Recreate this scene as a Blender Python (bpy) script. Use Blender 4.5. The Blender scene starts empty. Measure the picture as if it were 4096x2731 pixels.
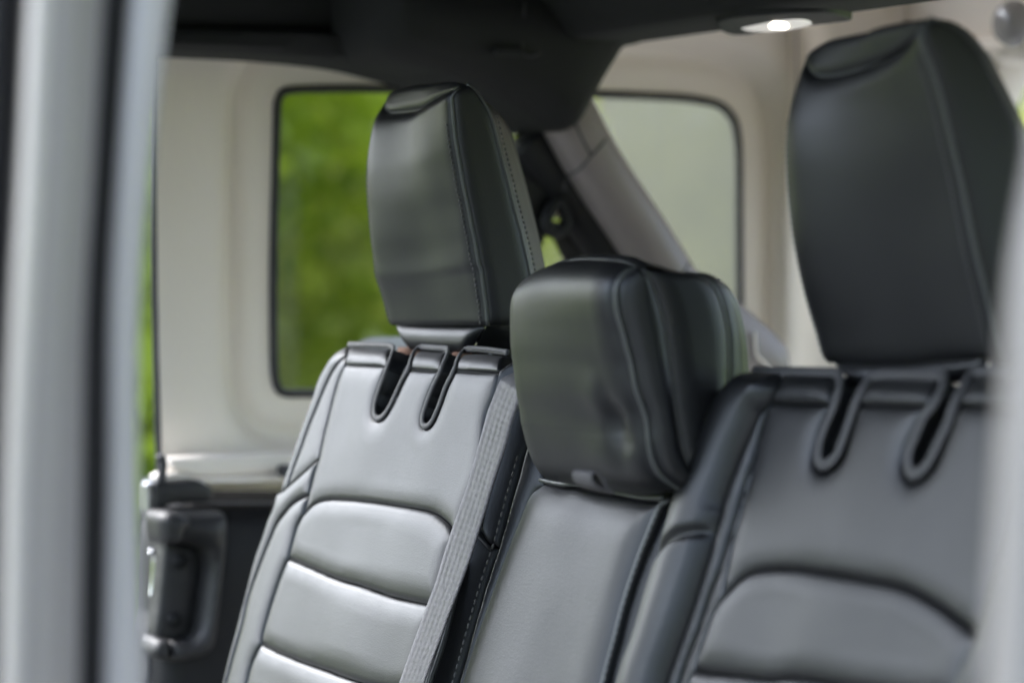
import bpy, bmesh, math, random
import numpy as np
from mathutils import Vector, Matrix, noise

scene = bpy.context.scene
COL = scene.collection
rng = np.random.default_rng(3)
random.seed(3)

# ------------------------------------------------------------------ camera
CAMZ = 1.40
PW = 4096.0
FPX = 100.0 / 36.0 * PW
YAW = math.atan(3476 / 6533.0)
PIT = math.atan(157 / 6533.0)
FWD = np.array([math.sin(YAW) * math.cos(PIT), math.cos(YAW) * math.cos(PIT), -math.sin(PIT)])
RGT = np.array([math.cos(YAW), -math.sin(YAW), 0.0])
UPV = np.cross(RGT, FWD)
CAM = np.array([0, 0, CAMZ])
cd = bpy.data.cameras.new('camera')
cam = bpy.data.objects.new('camera', cd)
COL.objects.link(cam)
cam.location = CAM
cam.rotation_mode = 'QUATERNION'
cam.rotation_quaternion = Vector(FWD).to_track_quat('-Z', 'Y')
cd.lens = 100.0
cd.sensor_width = 36.0
cd.clip_start = 0.05
cd.clip_end = 500
cd.dof.use_dof = True
cd.dof.focus_distance = 2.11
cd.dof.aperture_fstop = 4.1
scene.camera = cam

# ------------------------------------------------------------------ light
SUN_EL, SUN_AZ = math.radians(41), math.radians(333)
world = bpy.data.worlds.new('World')
scene.world = world
world.use_nodes = True
wn = world.node_tree
bg = wn.nodes['Background']
sky = wn.nodes.new('ShaderNodeTexSky')
sky.sky_type = 'NISHITA'
sky.sun_disc = False
sky.sun_elevation = SUN_EL
sky.sun_rotation = SUN_AZ
sky.air_density = 1.0
sky.dust_density = 3.0
sky.ozone_density = 3.0
hs = wn.nodes.new('ShaderNodeHueSaturation')      # thin overcast: a paler, greyer sky
hs.inputs['Saturation'].default_value = 0.5
tn = wn.nodes.new('ShaderNodeMix')
tn.data_type = 'RGBA'
tn.blend_type = 'MULTIPLY'
tn.inputs[0].default_value = 1.0
tn.inputs[7].default_value = (0.93, 0.975, 1.04, 1)
wn.links.new(sky.outputs[0], hs.inputs['Color'])
wn.links.new(hs.outputs[0], tn.inputs[6])
wn.links.new(tn.outputs[2], bg.inputs[0])
bg.inputs[1].default_value = 0.15
sd = bpy.data.lights.new('sun', 'SUN')
sd.energy = 0.8
sd.angle = math.radians(30)
sd.color = (1.0, 0.96, 0.9)
sun = bpy.data.objects.new('sun', sd)
COL.objects.link(sun)
sv = Vector((math.sin(SUN_AZ) * math.cos(SUN_EL), math.cos(SUN_AZ) * math.cos(SUN_EL), math.sin(SUN_EL)))
sun.rotation_mode = 'QUATERNION'
sun.rotation_quaternion = sv.to_track_quat('Z', 'Y')
scene.view_settings.view_transform = 'Standard'
scene.view_settings.look = 'None'
scene.view_settings.exposure = 2.38
scene.view_settings.gamma = 1.0


# ------------------------------------------------------------------ helpers
def ray(x, y):
    return FWD + RGT * (x - PW / 2) / FPX + UPV * (1365.5 - y) / FPX


def onplane(x, y, p, n):
    d = ray(x, y)
    return CAM + d * (np.dot(np.asarray(p, float) - CAM, n) / np.dot(d, n))


def atY(x, y, Y):
    return onplane(x, y, (0, Y, 0), np.array([0, 1.0, 0]))


def atX(x, y, X):
    return onplane(x, y, (X, 0, 0), np.array([1.0, 0, 0]))


def T(o, *pts):
    """measured points of an enlarged crop (2x) with its origin"""
    return [(o[0] + p[0] / 2, o[1] + p[1] / 2) for p in pts]


def TS(o, s, *pts):
    return [(o[0] + p[0] / s, o[1] + p[1] / s) for p in pts]


def spline(P, n=None, step=None):
    """Catmull-Rom through the points, evenly resampled"""
    P = np.asarray(P, float)
    if len(P) < 3:
        Q = P
    else:
        E = np.vstack([2 * P[0] - P[1], P, 2 * P[-1] - P[-2]])
        out = []
        for i in range(1, len(E) - 2):
            p0, p1, p2, p3 = E[i - 1], E[i], E[i + 1], E[i + 2]
            for t in np.linspace(0, 1, 8, endpoint=False):
                out.append(0.5 * ((2 * p1) + (p2 - p0) * t + (2 * p0 - 5 * p1 + 4 * p2 - p3) * t * t + (3 * p1 - p0 - 3 * p2 + p3) * t ** 3))
        out.append(E[-2])
        Q = np.array(out)
    L = np.concatenate([[0], np.cumsum(np.linalg.norm(np.diff(Q, axis=0), axis=1))])
    if n is None:
        n = max(2, int(L[-1] / step) + 1)
    s = np.linspace(0, L[-1], n)
    return np.stack([np.interp(s, L, Q[:, k]) for k in range(Q.shape[1])], 1)


def adopt(o, parent):
    """parent o while its mesh stays in world coordinates"""
    o.parent = parent
    w = np.zeros(3)
    p = parent
    if parent.parent is None:
        w = np.array(parent.location)
    o.matrix_parent_inverse = Matrix.Translation(Vector(-w))


def obj(name, me, mat, parent=None, smooth=True, **props):
    o = bpy.data.objects.new(name, me)
    COL.objects.link(o)
    if mat is not None:
        if isinstance(mat, (list, tuple)):
            for m in mat:
                me.materials.append(m)
        else:
            me.materials.append(mat)
    if smooth and len(me.polygons):
        me.polygons.foreach_set('use_smooth', [True] * len(me.polygons))
    if parent is not None:
        adopt(o, parent)
    for k, v in props.items():
        o[k] = v
    return o


def mesh(V, F):
    me = bpy.data.meshes.new('m')
    me.from_pydata([tuple(map(float, v)) for v in V], [], [tuple(map(int, f)) for f in F])
    me.update()
    return me


def thing(name, label, cat, loc=(0, 0, 0), group=None):
    o = bpy.data.objects.new(name, None)
    COL.objects.link(o)
    o.location = loc
    o.empty_display_size = 0.05
    o['label'] = label
    o['category'] = cat
    if group:
        o['group'] = group
    return o


def bevel(o, w=0.003, seg=3, angle=35):
    m = o.modifiers.new('bevel', 'BEVEL')
    m.width = w
    m.segments = seg
    m.limit_method = 'ANGLE'
    m.angle_limit = math.radians(angle)
    m.harden_normals = False
    return o


def box_mesh(c, s, R=None):
    V = []
    for i in (-1, 1):
        for j in (-1, 1):
            for k in (-1, 1):
                v = np.array([i * s[0] / 2, j * s[1] / 2, k * s[2] / 2])
                if R is not None:
                    v = R @ v
                V.append(np.asarray(c) + v)
    F = [(0, 1, 3, 2), (4, 6, 7, 5), (0, 4, 5, 1), (2, 3, 7, 6), (0, 2, 6, 4), (1, 5, 7, 3)]
    return mesh(V, F)


def box(name, c, s, mat, parent=None, bev=0.003, R=None, **kw):
    o = obj(name, box_mesh(c, s, R), mat, parent, smooth=False, **kw)
    if bev:
        bevel(o, bev)
    return o


def tube_geo(P, r, seg=8, flat=1.0, nrm=None, closed=False):
    P = np.asarray(P, float)
    n = len(P)
    V, F = [], []
    Tn = np.gradient(P, axis=0)
    Tn /= np.linalg.norm(Tn, axis=1)[:, None] + 1e-12
    ref = np.array([0.3, 0.2, 0.93]) if nrm is None else np.asarray(nrm, float)
    for i in range(n):
        a = np.cross(Tn[i], ref)
        a /= np.linalg.norm(a) + 1e-9
        b = np.cross(a, Tn[i])
        ri = r[i] if hasattr(r, '__len__') else r
        for k in range(seg):
            t = 2 * math.pi * k / seg
            V.append(P[i] + a * math.cos(t) * ri + b * math.sin(t) * ri * flat)
    for i in range(n - 1):
        for k in range(seg):
            F.append((i * seg + k, i * seg + (k + 1) % seg, (i + 1) * seg + (k + 1) % seg, (i + 1) * seg + k))
    F.append(tuple(range(seg))[::-1])
    F.append(tuple((n - 1) * seg + k for k in range(seg)))
    return V, F


def tube(name, P, r, mat, parent=None, seg=10, flat=1.0, nrm=None, **kw):
    V, F = tube_geo(P, r, seg, flat, nrm)
    return obj(name, mesh(V, F), mat, parent, **kw)


def stitches(name, P, off, mat, parent, pitch=0.0042, ln=0.0028, r=0.0005, nrm=None, k=1.25):
    r = r * k
    """a row of separate thread stitches along a 3D line, joined into one part"""
    P = spline(np.asarray(P) + np.asarray(off), step=pitch)
    V, F = [], []
    for i in range(len(P) - 1):
        d = P[i + 1] - P[i]
        L = np.linalg.norm(d) + 1e-9
        d = d / L
        c = (P[i] + P[i + 1]) / 2
        v, f = tube_geo([c - d * ln / 2, c - d * ln / 4, c + d * ln / 4, c + d * ln / 2], [r * .5, r, r, r * .5], 5)
        b = len(V)
        V += v
        F += [tuple(b + q for q in ff) for ff in f]
    return obj(name, mesh(V, F), mat, parent, kind='stuff')


# ------------------------------------------------------------------ materials
def mat_new(name, col, rough=0.5, spec=0.5, metal=0.0, **kw):
    m = bpy.data.materials.new(name)
    m.use_nodes = True
    nt = m.node_tree
    b = nt.nodes['Principled BSDF']
    b.inputs['Base Color'].default_value = (*col, 1)
    b.inputs['Roughness'].default_value = rough
    b.inputs['Specular IOR Level'].default_value = spec
    b.inputs['Metallic'].default_value = metal
    for k, v in kw.items():
        b.inputs[k].default_value = v
    return m, nt, b


def add_bump(nt, b, layers, dist=0.001):
    """layers: (type, scale, strength)"""
    tc = nt.nodes.new('ShaderNodeTexCoord')
    prev = None
    for kind, sc, st in layers:
        if kind == 'noise':
            t = nt.nodes.new('ShaderNodeTexNoise')
            t.inputs['Scale'].default_value = sc
            t.inputs['Detail'].default_value = 3
            out = t.outputs[0]
        else:
            t = nt.nodes.new('ShaderNodeTexVoronoi')
            t.inputs['Scale'].default_value = sc
            out = t.outputs['Distance']
        nt.links.new(tc.outputs['Object'], t.inputs['Vector'])
        bp = nt.nodes.new('ShaderNodeBump')
        bp.inputs['Strength'].default_value = st
        bp.inputs['Distance'].default_value = dist
        nt.links.new(out, bp.inputs['Height'])
        if prev is not None:
            nt.links.new(prev.outputs[0], bp.inputs['Normal'])
        prev = bp
    nt.links.new(prev.outputs[0], b.inputs['Normal'])


def rough_var(nt, b, lo, hi, sc):
    tc = nt.nodes.new('ShaderNodeTexCoord')
    t = nt.nodes.new('ShaderNodeTexNoise')
    t.inputs['Scale'].default_value = sc
    t.inputs['Detail'].default_value = 4
    mr = nt.nodes.new('ShaderNodeMapRange')
    mr.inputs['From Min'].default_value = 0.35
    mr.inputs['From Max'].default_value = 0.65
    mr.inputs['To Min'].default_value = lo
    mr.inputs['To Max'].default_value = hi
    nt.links.new(tc.outputs['Object'], t.inputs['Vector'])
    nt.links.new(t.outputs[0], mr.inputs[0])
    nt.links.new(mr.outputs[0], b.inputs['Roughness'])


def leather(name, col, r0, r1):
    m, nt, b = mat_new(name, col, 0.4, 0.52)
    rough_var(nt, b, r0, r1, 14)
    b.inputs['Specular Tint'].default_value = (0.90, 0.95, 1.0, 1)
    add_bump(nt, b, [('noise', 14, 0.07), ('voronoi', 850, 0.07), ('noise', 2200, 0.03)], 0.002)
    return m


M_LEATHER = leather('black_leatherette', (0.009, 0.0092, 0.010), 0.42, 0.46)
M_THREAD, _, _ = mat_new('dark_grey_thread', (0.075, 0.075, 0.075), 0.6)
M_PIPING = leather('piping_leatherette', (0.06, 0.064, 0.062), 0.32, 0.40)
M_BIND, nt_, b_ = mat_new('black_binding_tape', (0.05, 0.05, 0.054), 0.55)
add_bump(nt_, b_, [('noise', 1500, 0.4)], 0.001)
M_FOAM, nt_, b_ = mat_new('brown_foam', (0.36, 0.2, 0.13), 0.9)
M_BLACKP, nt_, b_ = mat_new('black_grained_plastic', (0.010, 0.0105, 0.012), 0.55, 0.3)
add_bump(nt_, b_, [('voronoi', 420, 0.3), ('noise', 60, 0.1)], 0.001)
M_GREYP, nt_, b_ = mat_new('dark_grey_plastic', (0.028, 0.028, 0.029), 0.45, 0.35)
add_bump(nt_, b_, [('noise', 900, 0.2)], 0.001)
M_HEADL, nt_, b_ = mat_new('charcoal_headliner', (0.015, 0.0155, 0.016), 0.8, 0.3)
add_bump(nt_, b_, [('noise', 700, 0.4)], 0.001)
M_BARPAD, nt_, b_ = mat_new('grey_vinyl_bar_cover', (0.23, 0.20, 0.195), 0.42)
add_bump(nt_, b_, [('noise', 900, 0.15)], 0.001)
M_CREAM, nt_, b_ = mat_new('cream_hardtop_shell', (0.90, 0.83, 0.75), 0.55, 0.4)
add_bump(nt_, b_, [('noise', 160, 0.22), ('noise', 12, 0.06)], 0.003)
M_WHITE, nt_, b_ = mat_new('white_car_paint', (0.34, 0.33, 0.335), 0.25, 0.5, 0, **{'Coat Weight': 0.6, 'Coat Roughness': 0.05})
M_SILVER, _, _ = mat_new('pale_grey_car_paint', (0.25, 0.235, 0.225), 0.35)
M_HILITE, _, _ = mat_new('pillar_highlight', (0.42, 0.395, 0.37), 0.16, 0.5)  # paler than the pillar paint: carries the pillar's highlight
M_RUBBER, _, _ = mat_new('black_rubber', (0.03, 0.03, 0.033), 0.6)
M_CHROME, _, _ = mat_new('bright_metal', (0.75, 0.75, 0.76), 0.22, 0.5, 1.0)
M_STEEL, _, _ = mat_new('satin_steel', (0.45, 0.45, 0.46), 0.35, 0.5, 1.0)


def glass_mat(name, tint):
    m = bpy.data.materials.new(name)
    m.use_nodes = True
    nt = m.node_tree
    for n in list(nt.nodes):
        nt.nodes.remove(n)
    out = nt.nodes.new('ShaderNodeOutputMaterial')
    tr = nt.nodes.new('ShaderNodeBsdfTransparent')
    tr.inputs[0].default_value = (*tint, 1)
    gl = nt.nodes.new('ShaderNodeBsdfGlossy')
    gl.inputs['Roughness'].default_value = 0.02
    fr = nt.nodes.new('ShaderNodeFresnel')
    fr.inputs[0].default_value = 1.5
    mx = nt.nodes.new('ShaderNodeMixShader')
    nt.links.new(fr.outputs[0], mx.inputs[0])
    nt.links.new(tr.outputs[0], mx.inputs[1])
    nt.links.new(gl.outputs[0], mx.inputs[2])
    nt.links.new(mx.outputs[0], out.inputs[0])
    return m


M_TINT = glass_mat('privacy_tinted_glass', (0.64, 0.65, 0.62))

# ------------------------------------------------------------------ upholstery surfaces
REC = math.radians(17.2)


class Face:
    """a slab face: origin O, A across, U up, N out of the face, B(a,u) the shape of the padding"""

    def __init__(s, O, A, U, B=None):
        s.O, s.A, s.U = [np.asarray(v, float) for v in (O, A, U)]
        s.N = np.cross(s.A, s.U)
        s.N /= np.linalg.norm(s.N)
        s.B = B or (lambda a, u: 0 * a)

    def inv(s, x, y, n0=0.0):
        n = n0
        for _ in range(16):
            p = onplane(x, y, s.O + s.N * n, s.N) - s.O
            a, u = p @ s.A, p @ s.U
            n = n0 + 0.4 * float(s.B(np.array(a), np.array(u))) + 0.6 * (n - n0)
        return a, u

    def pts(s, pix, n0=0.0):
        return np.array([s.inv(x, y, n0) for x, y in pix])

    def to3(s, a, u, n):
        a, u, n = np.broadcast_arrays(a, u, n)
        return s.O + a[..., None] * s.A + u[..., None] * s.U + n[..., None] * s.N

    def line3(s, pix, n=0.0, step=0.004):
        q = spline(s.pts(pix), step=step)
        return s.to3(q[:, 0], q[:, 1], s.B(q[:, 0], q[:, 1]) + n)


def seg_dist(P, poly):
    A = poly
    Bv = np.roll(poly, -1, 0)
    best = np.full(len(P), 1e9)
    near = np.zeros_like(P)
    inside = np.zeros(len(P), bool)
    for a, b in zip(A, Bv):
        d = b - a
        L2 = d @ d
        if L2 < 1e-14:
            continue
        t = np.clip(((P - a) @ d) / L2, 0, 1)
        q = a + t[:, None] * d
        dd = np.sum((P - q) ** 2, 1)
        m = dd < best
        best[m] = dd[m]
        near[m] = q[m]
        if abs(d[1]) > 1e-12:
            c = ((a[1] > P[:, 1]) != (b[1] > P[:, 1]))
            xi = a[0] + (P[:, 1] - a[1]) / d[1] * d[0]
            inside ^= c & (P[:, 0] < xi)
    return np.sqrt(best), near, inside


def polygon(face, curves, n0=0.0, step=0.004):
    out = []
    for c in curves:
        q = face.pts(c, n0)
        q = spline(q, step=step)
        if out and np.linalg.norm(out[-1] - q[0]) < step * 0.7:
            q = q[1:]
        out += list(q)
    if np.linalg.norm(out[0] - out[-1]) < step * 0.5:
        out.pop()
    return np.array(out)


def pad(name, face, poly, H, w, mat, parent, h=0.0018, skirt=0.012, n0=0.0, smooth=12, wob=0.0, fn=None, back=False, holes=(), edge=0.006, **kw):
    """a padded panel with a rounded border: the polygon is a seam line in the face's own coordinates"""
    lo = poly.min(0) - h * 1.5
    hi = poly.max(0) + h * 1.5
    na, nu = int((hi[0] - lo[0]) / h) + 2, int((hi[1] - lo[1]) / h) + 2
    ga, gu = np.meshgrid(lo[0] + np.arange(na) * h, lo[1] + np.arange(nu) * h, indexing='ij')
    P = np.stack([ga.ravel(), gu.ravel()], 1)
    d, near, ins = seg_dist(P, poly)
    for hp in holes:
        d2, near2, in2 = seg_dist(P, hp)
        m2 = d2 < d
        d = np.where(m2, d2, d)
        near = np.where(m2[:, None], near2, near)
        ins = ins & ~in2
    I = ins.reshape(na, nu)
    cell = I[:-1, :-1] | I[1:, :-1] | I[:-1, 1:] | I[1:, 1:]
    D = np.where(ins, d, 0).reshape(na, nu)
    x = np.clip(D / w, 0, 1)
    Z = H * np.sqrt(np.clip(1 - (1 - x) ** 2, 0, 1))
    for _ in range(smooth):
        Zn = Z.copy()
        Zn[1:-1, 1:-1] = (Z[:-2, 1:-1] + Z[2:, 1:-1] + Z[1:-1, :-2] + Z[1:-1, 2:]) / 4
        Z = np.where(I & (D > max(h * 1.2, w * 0.35)), Zn, Z)
    P2 = np.where(ins[:, None], P, near)
    Zf = Z.ravel() * ins
    if wob:
        s0 = hash(name) % 7 * 0.0 + float(poly[0, 0]) * 3
        wv = np.array([noise.noise(Vector((p[0] * 13 + s0, p[1] * 9, 0.3))) for p in P2[::1]]) if len(P2) < 60000 else 0
        Zf = Zf + wob * wv * np.clip(D.ravel() / 0.02, 0, 1)
    if fn is not None:
        Zf = Zf + fn(P2[:, 0], P2[:, 1]) * (np.clip(D.ravel() / edge, 0, 1) if edge else 1)
    n = face.B(P2[:, 0], P2[:, 1]) + n0 + Zf
    V3 = face.to3(P2[:, 0], P2[:, 1], n)
    ci, cj = np.nonzero(cell)
    idx = np.arange(na * nu).reshape(na, nu)
    Q = np.stack([idx[ci, cj], idx[ci + 1, cj], idx[ci + 1, cj + 1], idx[ci, cj + 1]], 1)
    used, invx = np.unique(Q, return_inverse=True)
    Q = invx.reshape(Q.shape)
    V = V3[used]
    n_u, P_u = n[used], P2[used]
    # skirt: edges with a single face
    E = np.concatenate([Q[:, [0, 1]], Q[:, [1, 2]], Q[:, [2, 3]], Q[:, [3, 0]]])
    key = np.sort(E, 1)
    _, first, cnt = np.unique(key, axis=0, return_index=True, return_counts=True)
    be = E[first[cnt == 1]]
    F = [tuple(q) for q in Q]
    V = list(V)
    if skirt:
        bi = np.unique(be)
        mp = {}
        for i in bi:
            mp[i] = len(V)
            V.append(face.to3(P_u[i, 0], P_u[i, 1], np.array(n_u[i] - skirt)))
        for a, b in be:
            F.append((b, a, mp[a], mp[b]))
        if back:
            ctr = len(V)
            V.append(np.mean([V[mp[i]] for i in bi], 0))
            for a, b in be:
                F.append((mp[b], mp[a], ctr))
    me = mesh(V, F)
    bmm = bmesh.new()
    bmm.from_mesh(me)
    bmesh.ops.remove_doubles(bmm, verts=bmm.verts, dist=1e-6)
    bmesh.ops.dissolve_degenerate(bmm, dist=1e-6, edges=bmm.edges)
    bmm.to_mesh(me)
    bmm.free()
    o = obj(name, me, mat, parent, **kw)
    m = o.modifiers.new('edge', 'EDGE_SPLIT')
    m.split_angle = math.radians(62)
    return o


def coons(name, top, bot, left, right, H, mat, parent, nu=40, nv=60, w=0.25, out=None, ws=None, fn=None, **kw):
    """a padded patch between four 3D seam lines (left/right run top to bottom, top/bot run left to right)"""
    t = spline(top, n=nu)
    b = spline(bot, n=nu)
    l = spline(left, n=nv)
    r = spline(right, n=nv)
    s = np.linspace(0, 1, nu)[None, :, None]
    v = np.linspace(0, 1, nv)[:, None, None]
    G = (1 - v) * t[None] + v * b[None] + (1 - s) * l[:, None] + s * r[:, None]
    G = G - ((1 - s) * (1 - v) * l[0] + s * (1 - v) * r[0] + (1 - s) * v * l[-1] + s * v * r[-1])
    N = np.cross(np.gradient(G, axis=1), np.gradient(G, axis=0))
    N /= np.linalg.norm(N, axis=2)[..., None] + 1e-9
    if out is not None and np.sum(N.mean((0, 1)) * np.asarray(out)) < 0:
        N = -N
    Nm = N.mean((0, 1))
    Nm /= np.linalg.norm(Nm)
    N = 0.5 * N + 0.5 * Nm
    wu, wv = (w, w) if ws is None else ws
    du = np.minimum(s, 1 - s)[..., 0]
    dv = np.minimum(v, 1 - v)[..., 0]
    fu = np.sqrt(1 - (1 - np.clip(du / wu, 0, 1)) ** 2)
    fv = np.sqrt(1 - (1 - np.clip(dv / wv, 0, 1)) ** 2)
    hh = H * fu * fv
    if fn is not None:
        hh = hh + fn(s[..., 0] + 0 * v[..., 0], v[..., 0] + 0 * s[..., 0]) * fu * fv
    G = G + N * hh[..., None]
    V = G.reshape(-1, 3)
    F = [(i * nu + j, i * nu + j + 1, (i + 1) * nu + j + 1, (i + 1) * nu + j) for i in range(nv - 1) for j in range(nu - 1)]
    me = mesh(V, F)
    if out is not None:
        avg = np.mean([np.array(p.normal) for p in me.polygons], 0)
        if avg @ np.asarray(out) < 0:
            me.flip_normals()
    return obj(name, me, mat, parent, **kw)


def yline(pix, Y0, Y1=None):
    """pixel curve onto the across-car coordinate Y (may run from Y0 to Y1 along it)"""
    Y1 = Y0 if Y1 is None else Y1
    P = spline(pix, n=40)
    return np.array([atY(x, y, Y0 + (Y1 - Y0) * i / 39) for i, (x, y) in enumerate(P)])
# ================================================================== SEATS
SU = np.array([math.sin(REC), 0, math.cos(REC)])
SA = np.array([0, -1.0, 0])
SO = np.array([1.02, 0, CAMZ])
A_, B_, C_, D_, E_, F_, G_, K_ = (800, 1300), (800, 1947), (1400, 1000), (1500, 1947), (2600, 1400), (2400, 1947), (3200, 1300), (1900, 1600)
H_ = (3200, 1947)

# ---- far (left in the picture) seat ----
useam = Face(SO, SA, SU).inv(1600, 1482)[1]


def Bl(a, u):
    return -22 * np.clip(u - useam, 0, 0.06) ** 2


FL = Face(SO, SA, SU, Bl)
far_seat = thing('rear_seat', 'far outboard rear seat in black leatherette, its headrest in front of the side window', 'car seat', (1.02, 2.05, CAMZ - .3), 'rear bench seats in black leatherette')


def P_(t):
    """child objects are built in world space: undo the parent's offset"""
    pass


oF1 = T(A_, (1215, 165), (1160, 190), (1090, 240), (1020, 330), (960, 440), (915, 580), (850, 760), (780, 960), (720, 1140), (665, 1310), (650, 1345))
oF2 = T(A_, (650, 1345), (630, 1368), (600, 1480), (560, 1568)) + T(B_, (520, 400), (450, 600), (380, 870), (300, 1180), (240, 1400), (200, 1568), (90, 2000))
S1 = T(A_, (1195, 245), (1140, 290), (1080, 370), (1020, 490), (950, 660), (880, 830), (820, 1000), (760, 1160), (715, 1303))
S2a = T(A_, (1195, 245), (1180, 320), (1130, 430), (1090, 560), (1050, 720), (1005, 900), (975, 1040), (968, 1078))
cr1 = T(A_, (968, 1078), (890, 1150), (800, 1230), (715, 1303))
cr1b = T(A_, (715, 1303), (685, 1330), (650, 1345))
S2b = T(A_, (968, 1078), (930, 1200), (900, 1320), (888, 1370))
cr2 = T(A_, (888, 1370), (830, 1392), (760, 1440), (700, 1510)) + T(B_, (640, 300), (600, 390), (550, 510), (500, 640), (440, 800), (400, 930), (350, 1150), (280, 1400), (235, 1568), (130, 2000))
S2c = T(A_, (888, 1370), (868, 1450)) + T(B_, (845, 235),)
S2d = T(B_, (845, 235), (800, 330), (765, 450), (732, 580))
S2e = T(B_, (732, 580), (700, 650), (650, 780), (600, 930), (555, 1080), (525, 1190), (514, 1262))
S2f = T(B_, (514, 1262), (460, 1370), (430, 1450), (400, 1568), (300, 2000))
arch = T(B_, (845, 235), (920, 155), (980, 120), (1060, 105), (1150, 105), (1350, 120)) + T(D_, (200, 155), (350, 180), (480, 210), (560, 260), (620, 320), (660, 400))
h1 = T(B_, (732, 580), (900, 650), (1100, 735), (1300, 795)) + T(D_, (150, 880), (300, 915), (415, 938), (520, 955))
h2 = T(B_, (514, 1262), (650, 1330), (850, 1410), (1050, 1480), (1300, 1568), (1500, 1610), (1710, 1640))
S3a = T(C_, (1210, 985), (1170, 1150), (1100, 1350)) + T(D_, (860, -200), (780, 60), (660, 400))
S3b = T(D_, (660, 400), (590, 680), (520, 955))
S3c = T(D_, (520, 955), (440, 1200), (350, 1500), (310, 1640))
S3d = T(D_, (310, 1640), (200, 2000))
S3all = S3a + S3b[1:] + S3c[1:] + S3d[1:]
bot = lambda a, b: [a, b]
topseam = [T(A_, (1182, 322)), T(C_, (0, 928), (150, 930), (305, 936))]
slot1 = T(C_, (305, 936), (260, 1080), (220, 1200), (205, 1290), (215, 1350), (250, 1366), (300, 1345), (350, 1270), (400, 1170), (450, 1060), (505, 958))
slot2 = T(C_, (735, 975), (680, 1090), (630, 1220), (597, 1330), (595, 1400), (622, 1430), (660, 1420), (700, 1370), (750, 1250), (800, 1110), (850, 1010), (868, 968))
HP, WP = 0.0045, 0.013
main = polygon(FL, [T(A_, (1182, 322)) + T(C_, (150, 930), (305, 936)), slot1, T(C_, (505, 958), (620, 970), (735, 975)), slot2,
                    T(C_, (868, 968), (1040, 980), (1210, 985)), S3a, arch[::-1], S2c[::-1], S2b[::-1], S2a[::-1][:-1]], step=0.003)
pad('upper_panel', FL, main, 0.004, 0.012, M_LEATHER, far_seat, skirt=0.03, wob=0.0012)
pad('cushion_panel', FL, polygon(FL, [arch, S3b, h1[::-1], S2d[::-1]]), HP + .0008, WP, M_LEATHER, far_seat, wob=0.0015)
pad('cushion_panel', FL, polygon(FL, [h1, S3c, h2[::-1], S2e[::-1]]), HP + .0008, WP, M_LEATHER, far_seat, wob=0.0015)
pad('cushion_panel', FL, polygon(FL, [h2, S3d, [S3d[-1], S2f[-1]], S2f[::-1]]), HP + .0008, WP, M_LEATHER, far_seat, wob=0.001)
pad('bolster_panel', FL, polygon(FL, [oF1, cr1b[::-1], S1[::-1], [S1[0], oF1[0]]], step=.003), 0.0035, 0.007, M_LEATHER, far_seat, h=.0016, skirt=.05)
pad('bolster_panel', FL, polygon(FL, [S2a, cr1, S1[::-1]], step=.003), 0.003, 0.008, M_LEATHER, far_seat, h=.0016)
pad('bolster_panel', FL, polygon(FL, [S2b, cr2, [cr2[-1], oF2[-1]], oF2[::-1], cr1b[::-1], cr1[::-1]], step=.003), 0.005, 0.011, M_LEATHER, far_seat, h=.0016, skirt=.05)
pad('bolster_panel', FL, polygon(FL, [cr2, [cr2[-1], S2f[-1]], S2f[::-1], S2e[::-1], S2d[::-1], S2c[::-1]], step=.003), 0.0055, 0.014, M_LEATHER, far_seat, h=.0016)
# near-side bolster, in the shade of the belt
S4 = T(C_, (1400, 900), (1440, 1300)) + T(K_, (435, 340), (400, 450), (350, 640), (290, 850), (200, 1180)) + T(D_, (960, 600), (850, 950), (680, 1568), (560, 2000))
S4u, S4l = S4[:7], S4[6:]
cr3 = T(D_, (760, 130), (870, 380), (930, 460), (1000, 500))
qn = FL.pts(S3all)
lnn = np.polyfit(qn[:, 1], qn[:, 0], 1)
FNB = Face(SO, SA, SU, lambda a, u: np.clip(-0.75 * (a - np.polyval(lnn, u)), -.05, 0.0))
NB1 = polygon(FNB, [T(C_, (1210, 985), (1310, 900), (1400, 900)), S4u, T(K_, (200, 1180)) + cr3[::-1][1:], [cr3[0], S3a[-2]], S3a[::-1][1:]], step=.003)
pad('bolster_panel', FNB, NB1, 0.005, 0.012, M_LEATHER, far_seat, h=.002, skirt=.05)
NB2 = polygon(FNB, [cr3, S4l, [S4l[-1], S3d[-1]], S3all[::-1][:-4]], step=.003)
pad('bolster_panel', FNB, NB2, 0.004, 0.012, M_LEATHER, far_seat, h=.002, skirt=.05)
tabs = [
    [T(A_, (1182, 322), (1195, 245), (1215, 180)), T(A_, (1215, 180), (1380, 188)) + T(C_, (340, 795)), T(C_, (340, 795), (325, 870), (305, 936)), T(C_, (305, 936), (0, 928)) + T(A_, (1182, 322))],
    [T(C_, (505, 958), (525, 870), (585, 808)), T(C_, (585, 808), (690, 818), (782, 826)), T(C_, (782, 826), (765, 890), (735, 975)), T(C_, (735, 975), (505, 958))],
    [T(C_, (868, 968), (885, 890), (940, 835)), T(C_, (940, 835), (1090, 835), (1250, 855)), T(C_, (1250, 855), (1225, 930), (1210, 985)), T(C_, (1210, 985), (868, 968))]]
for tb in tabs:
    pad('top_flap', FL, polygon(FL, tb, step=.002), 0.004, 0.006, M_LEATHER, far_seat, h=.0015, skirt=.03)
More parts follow.
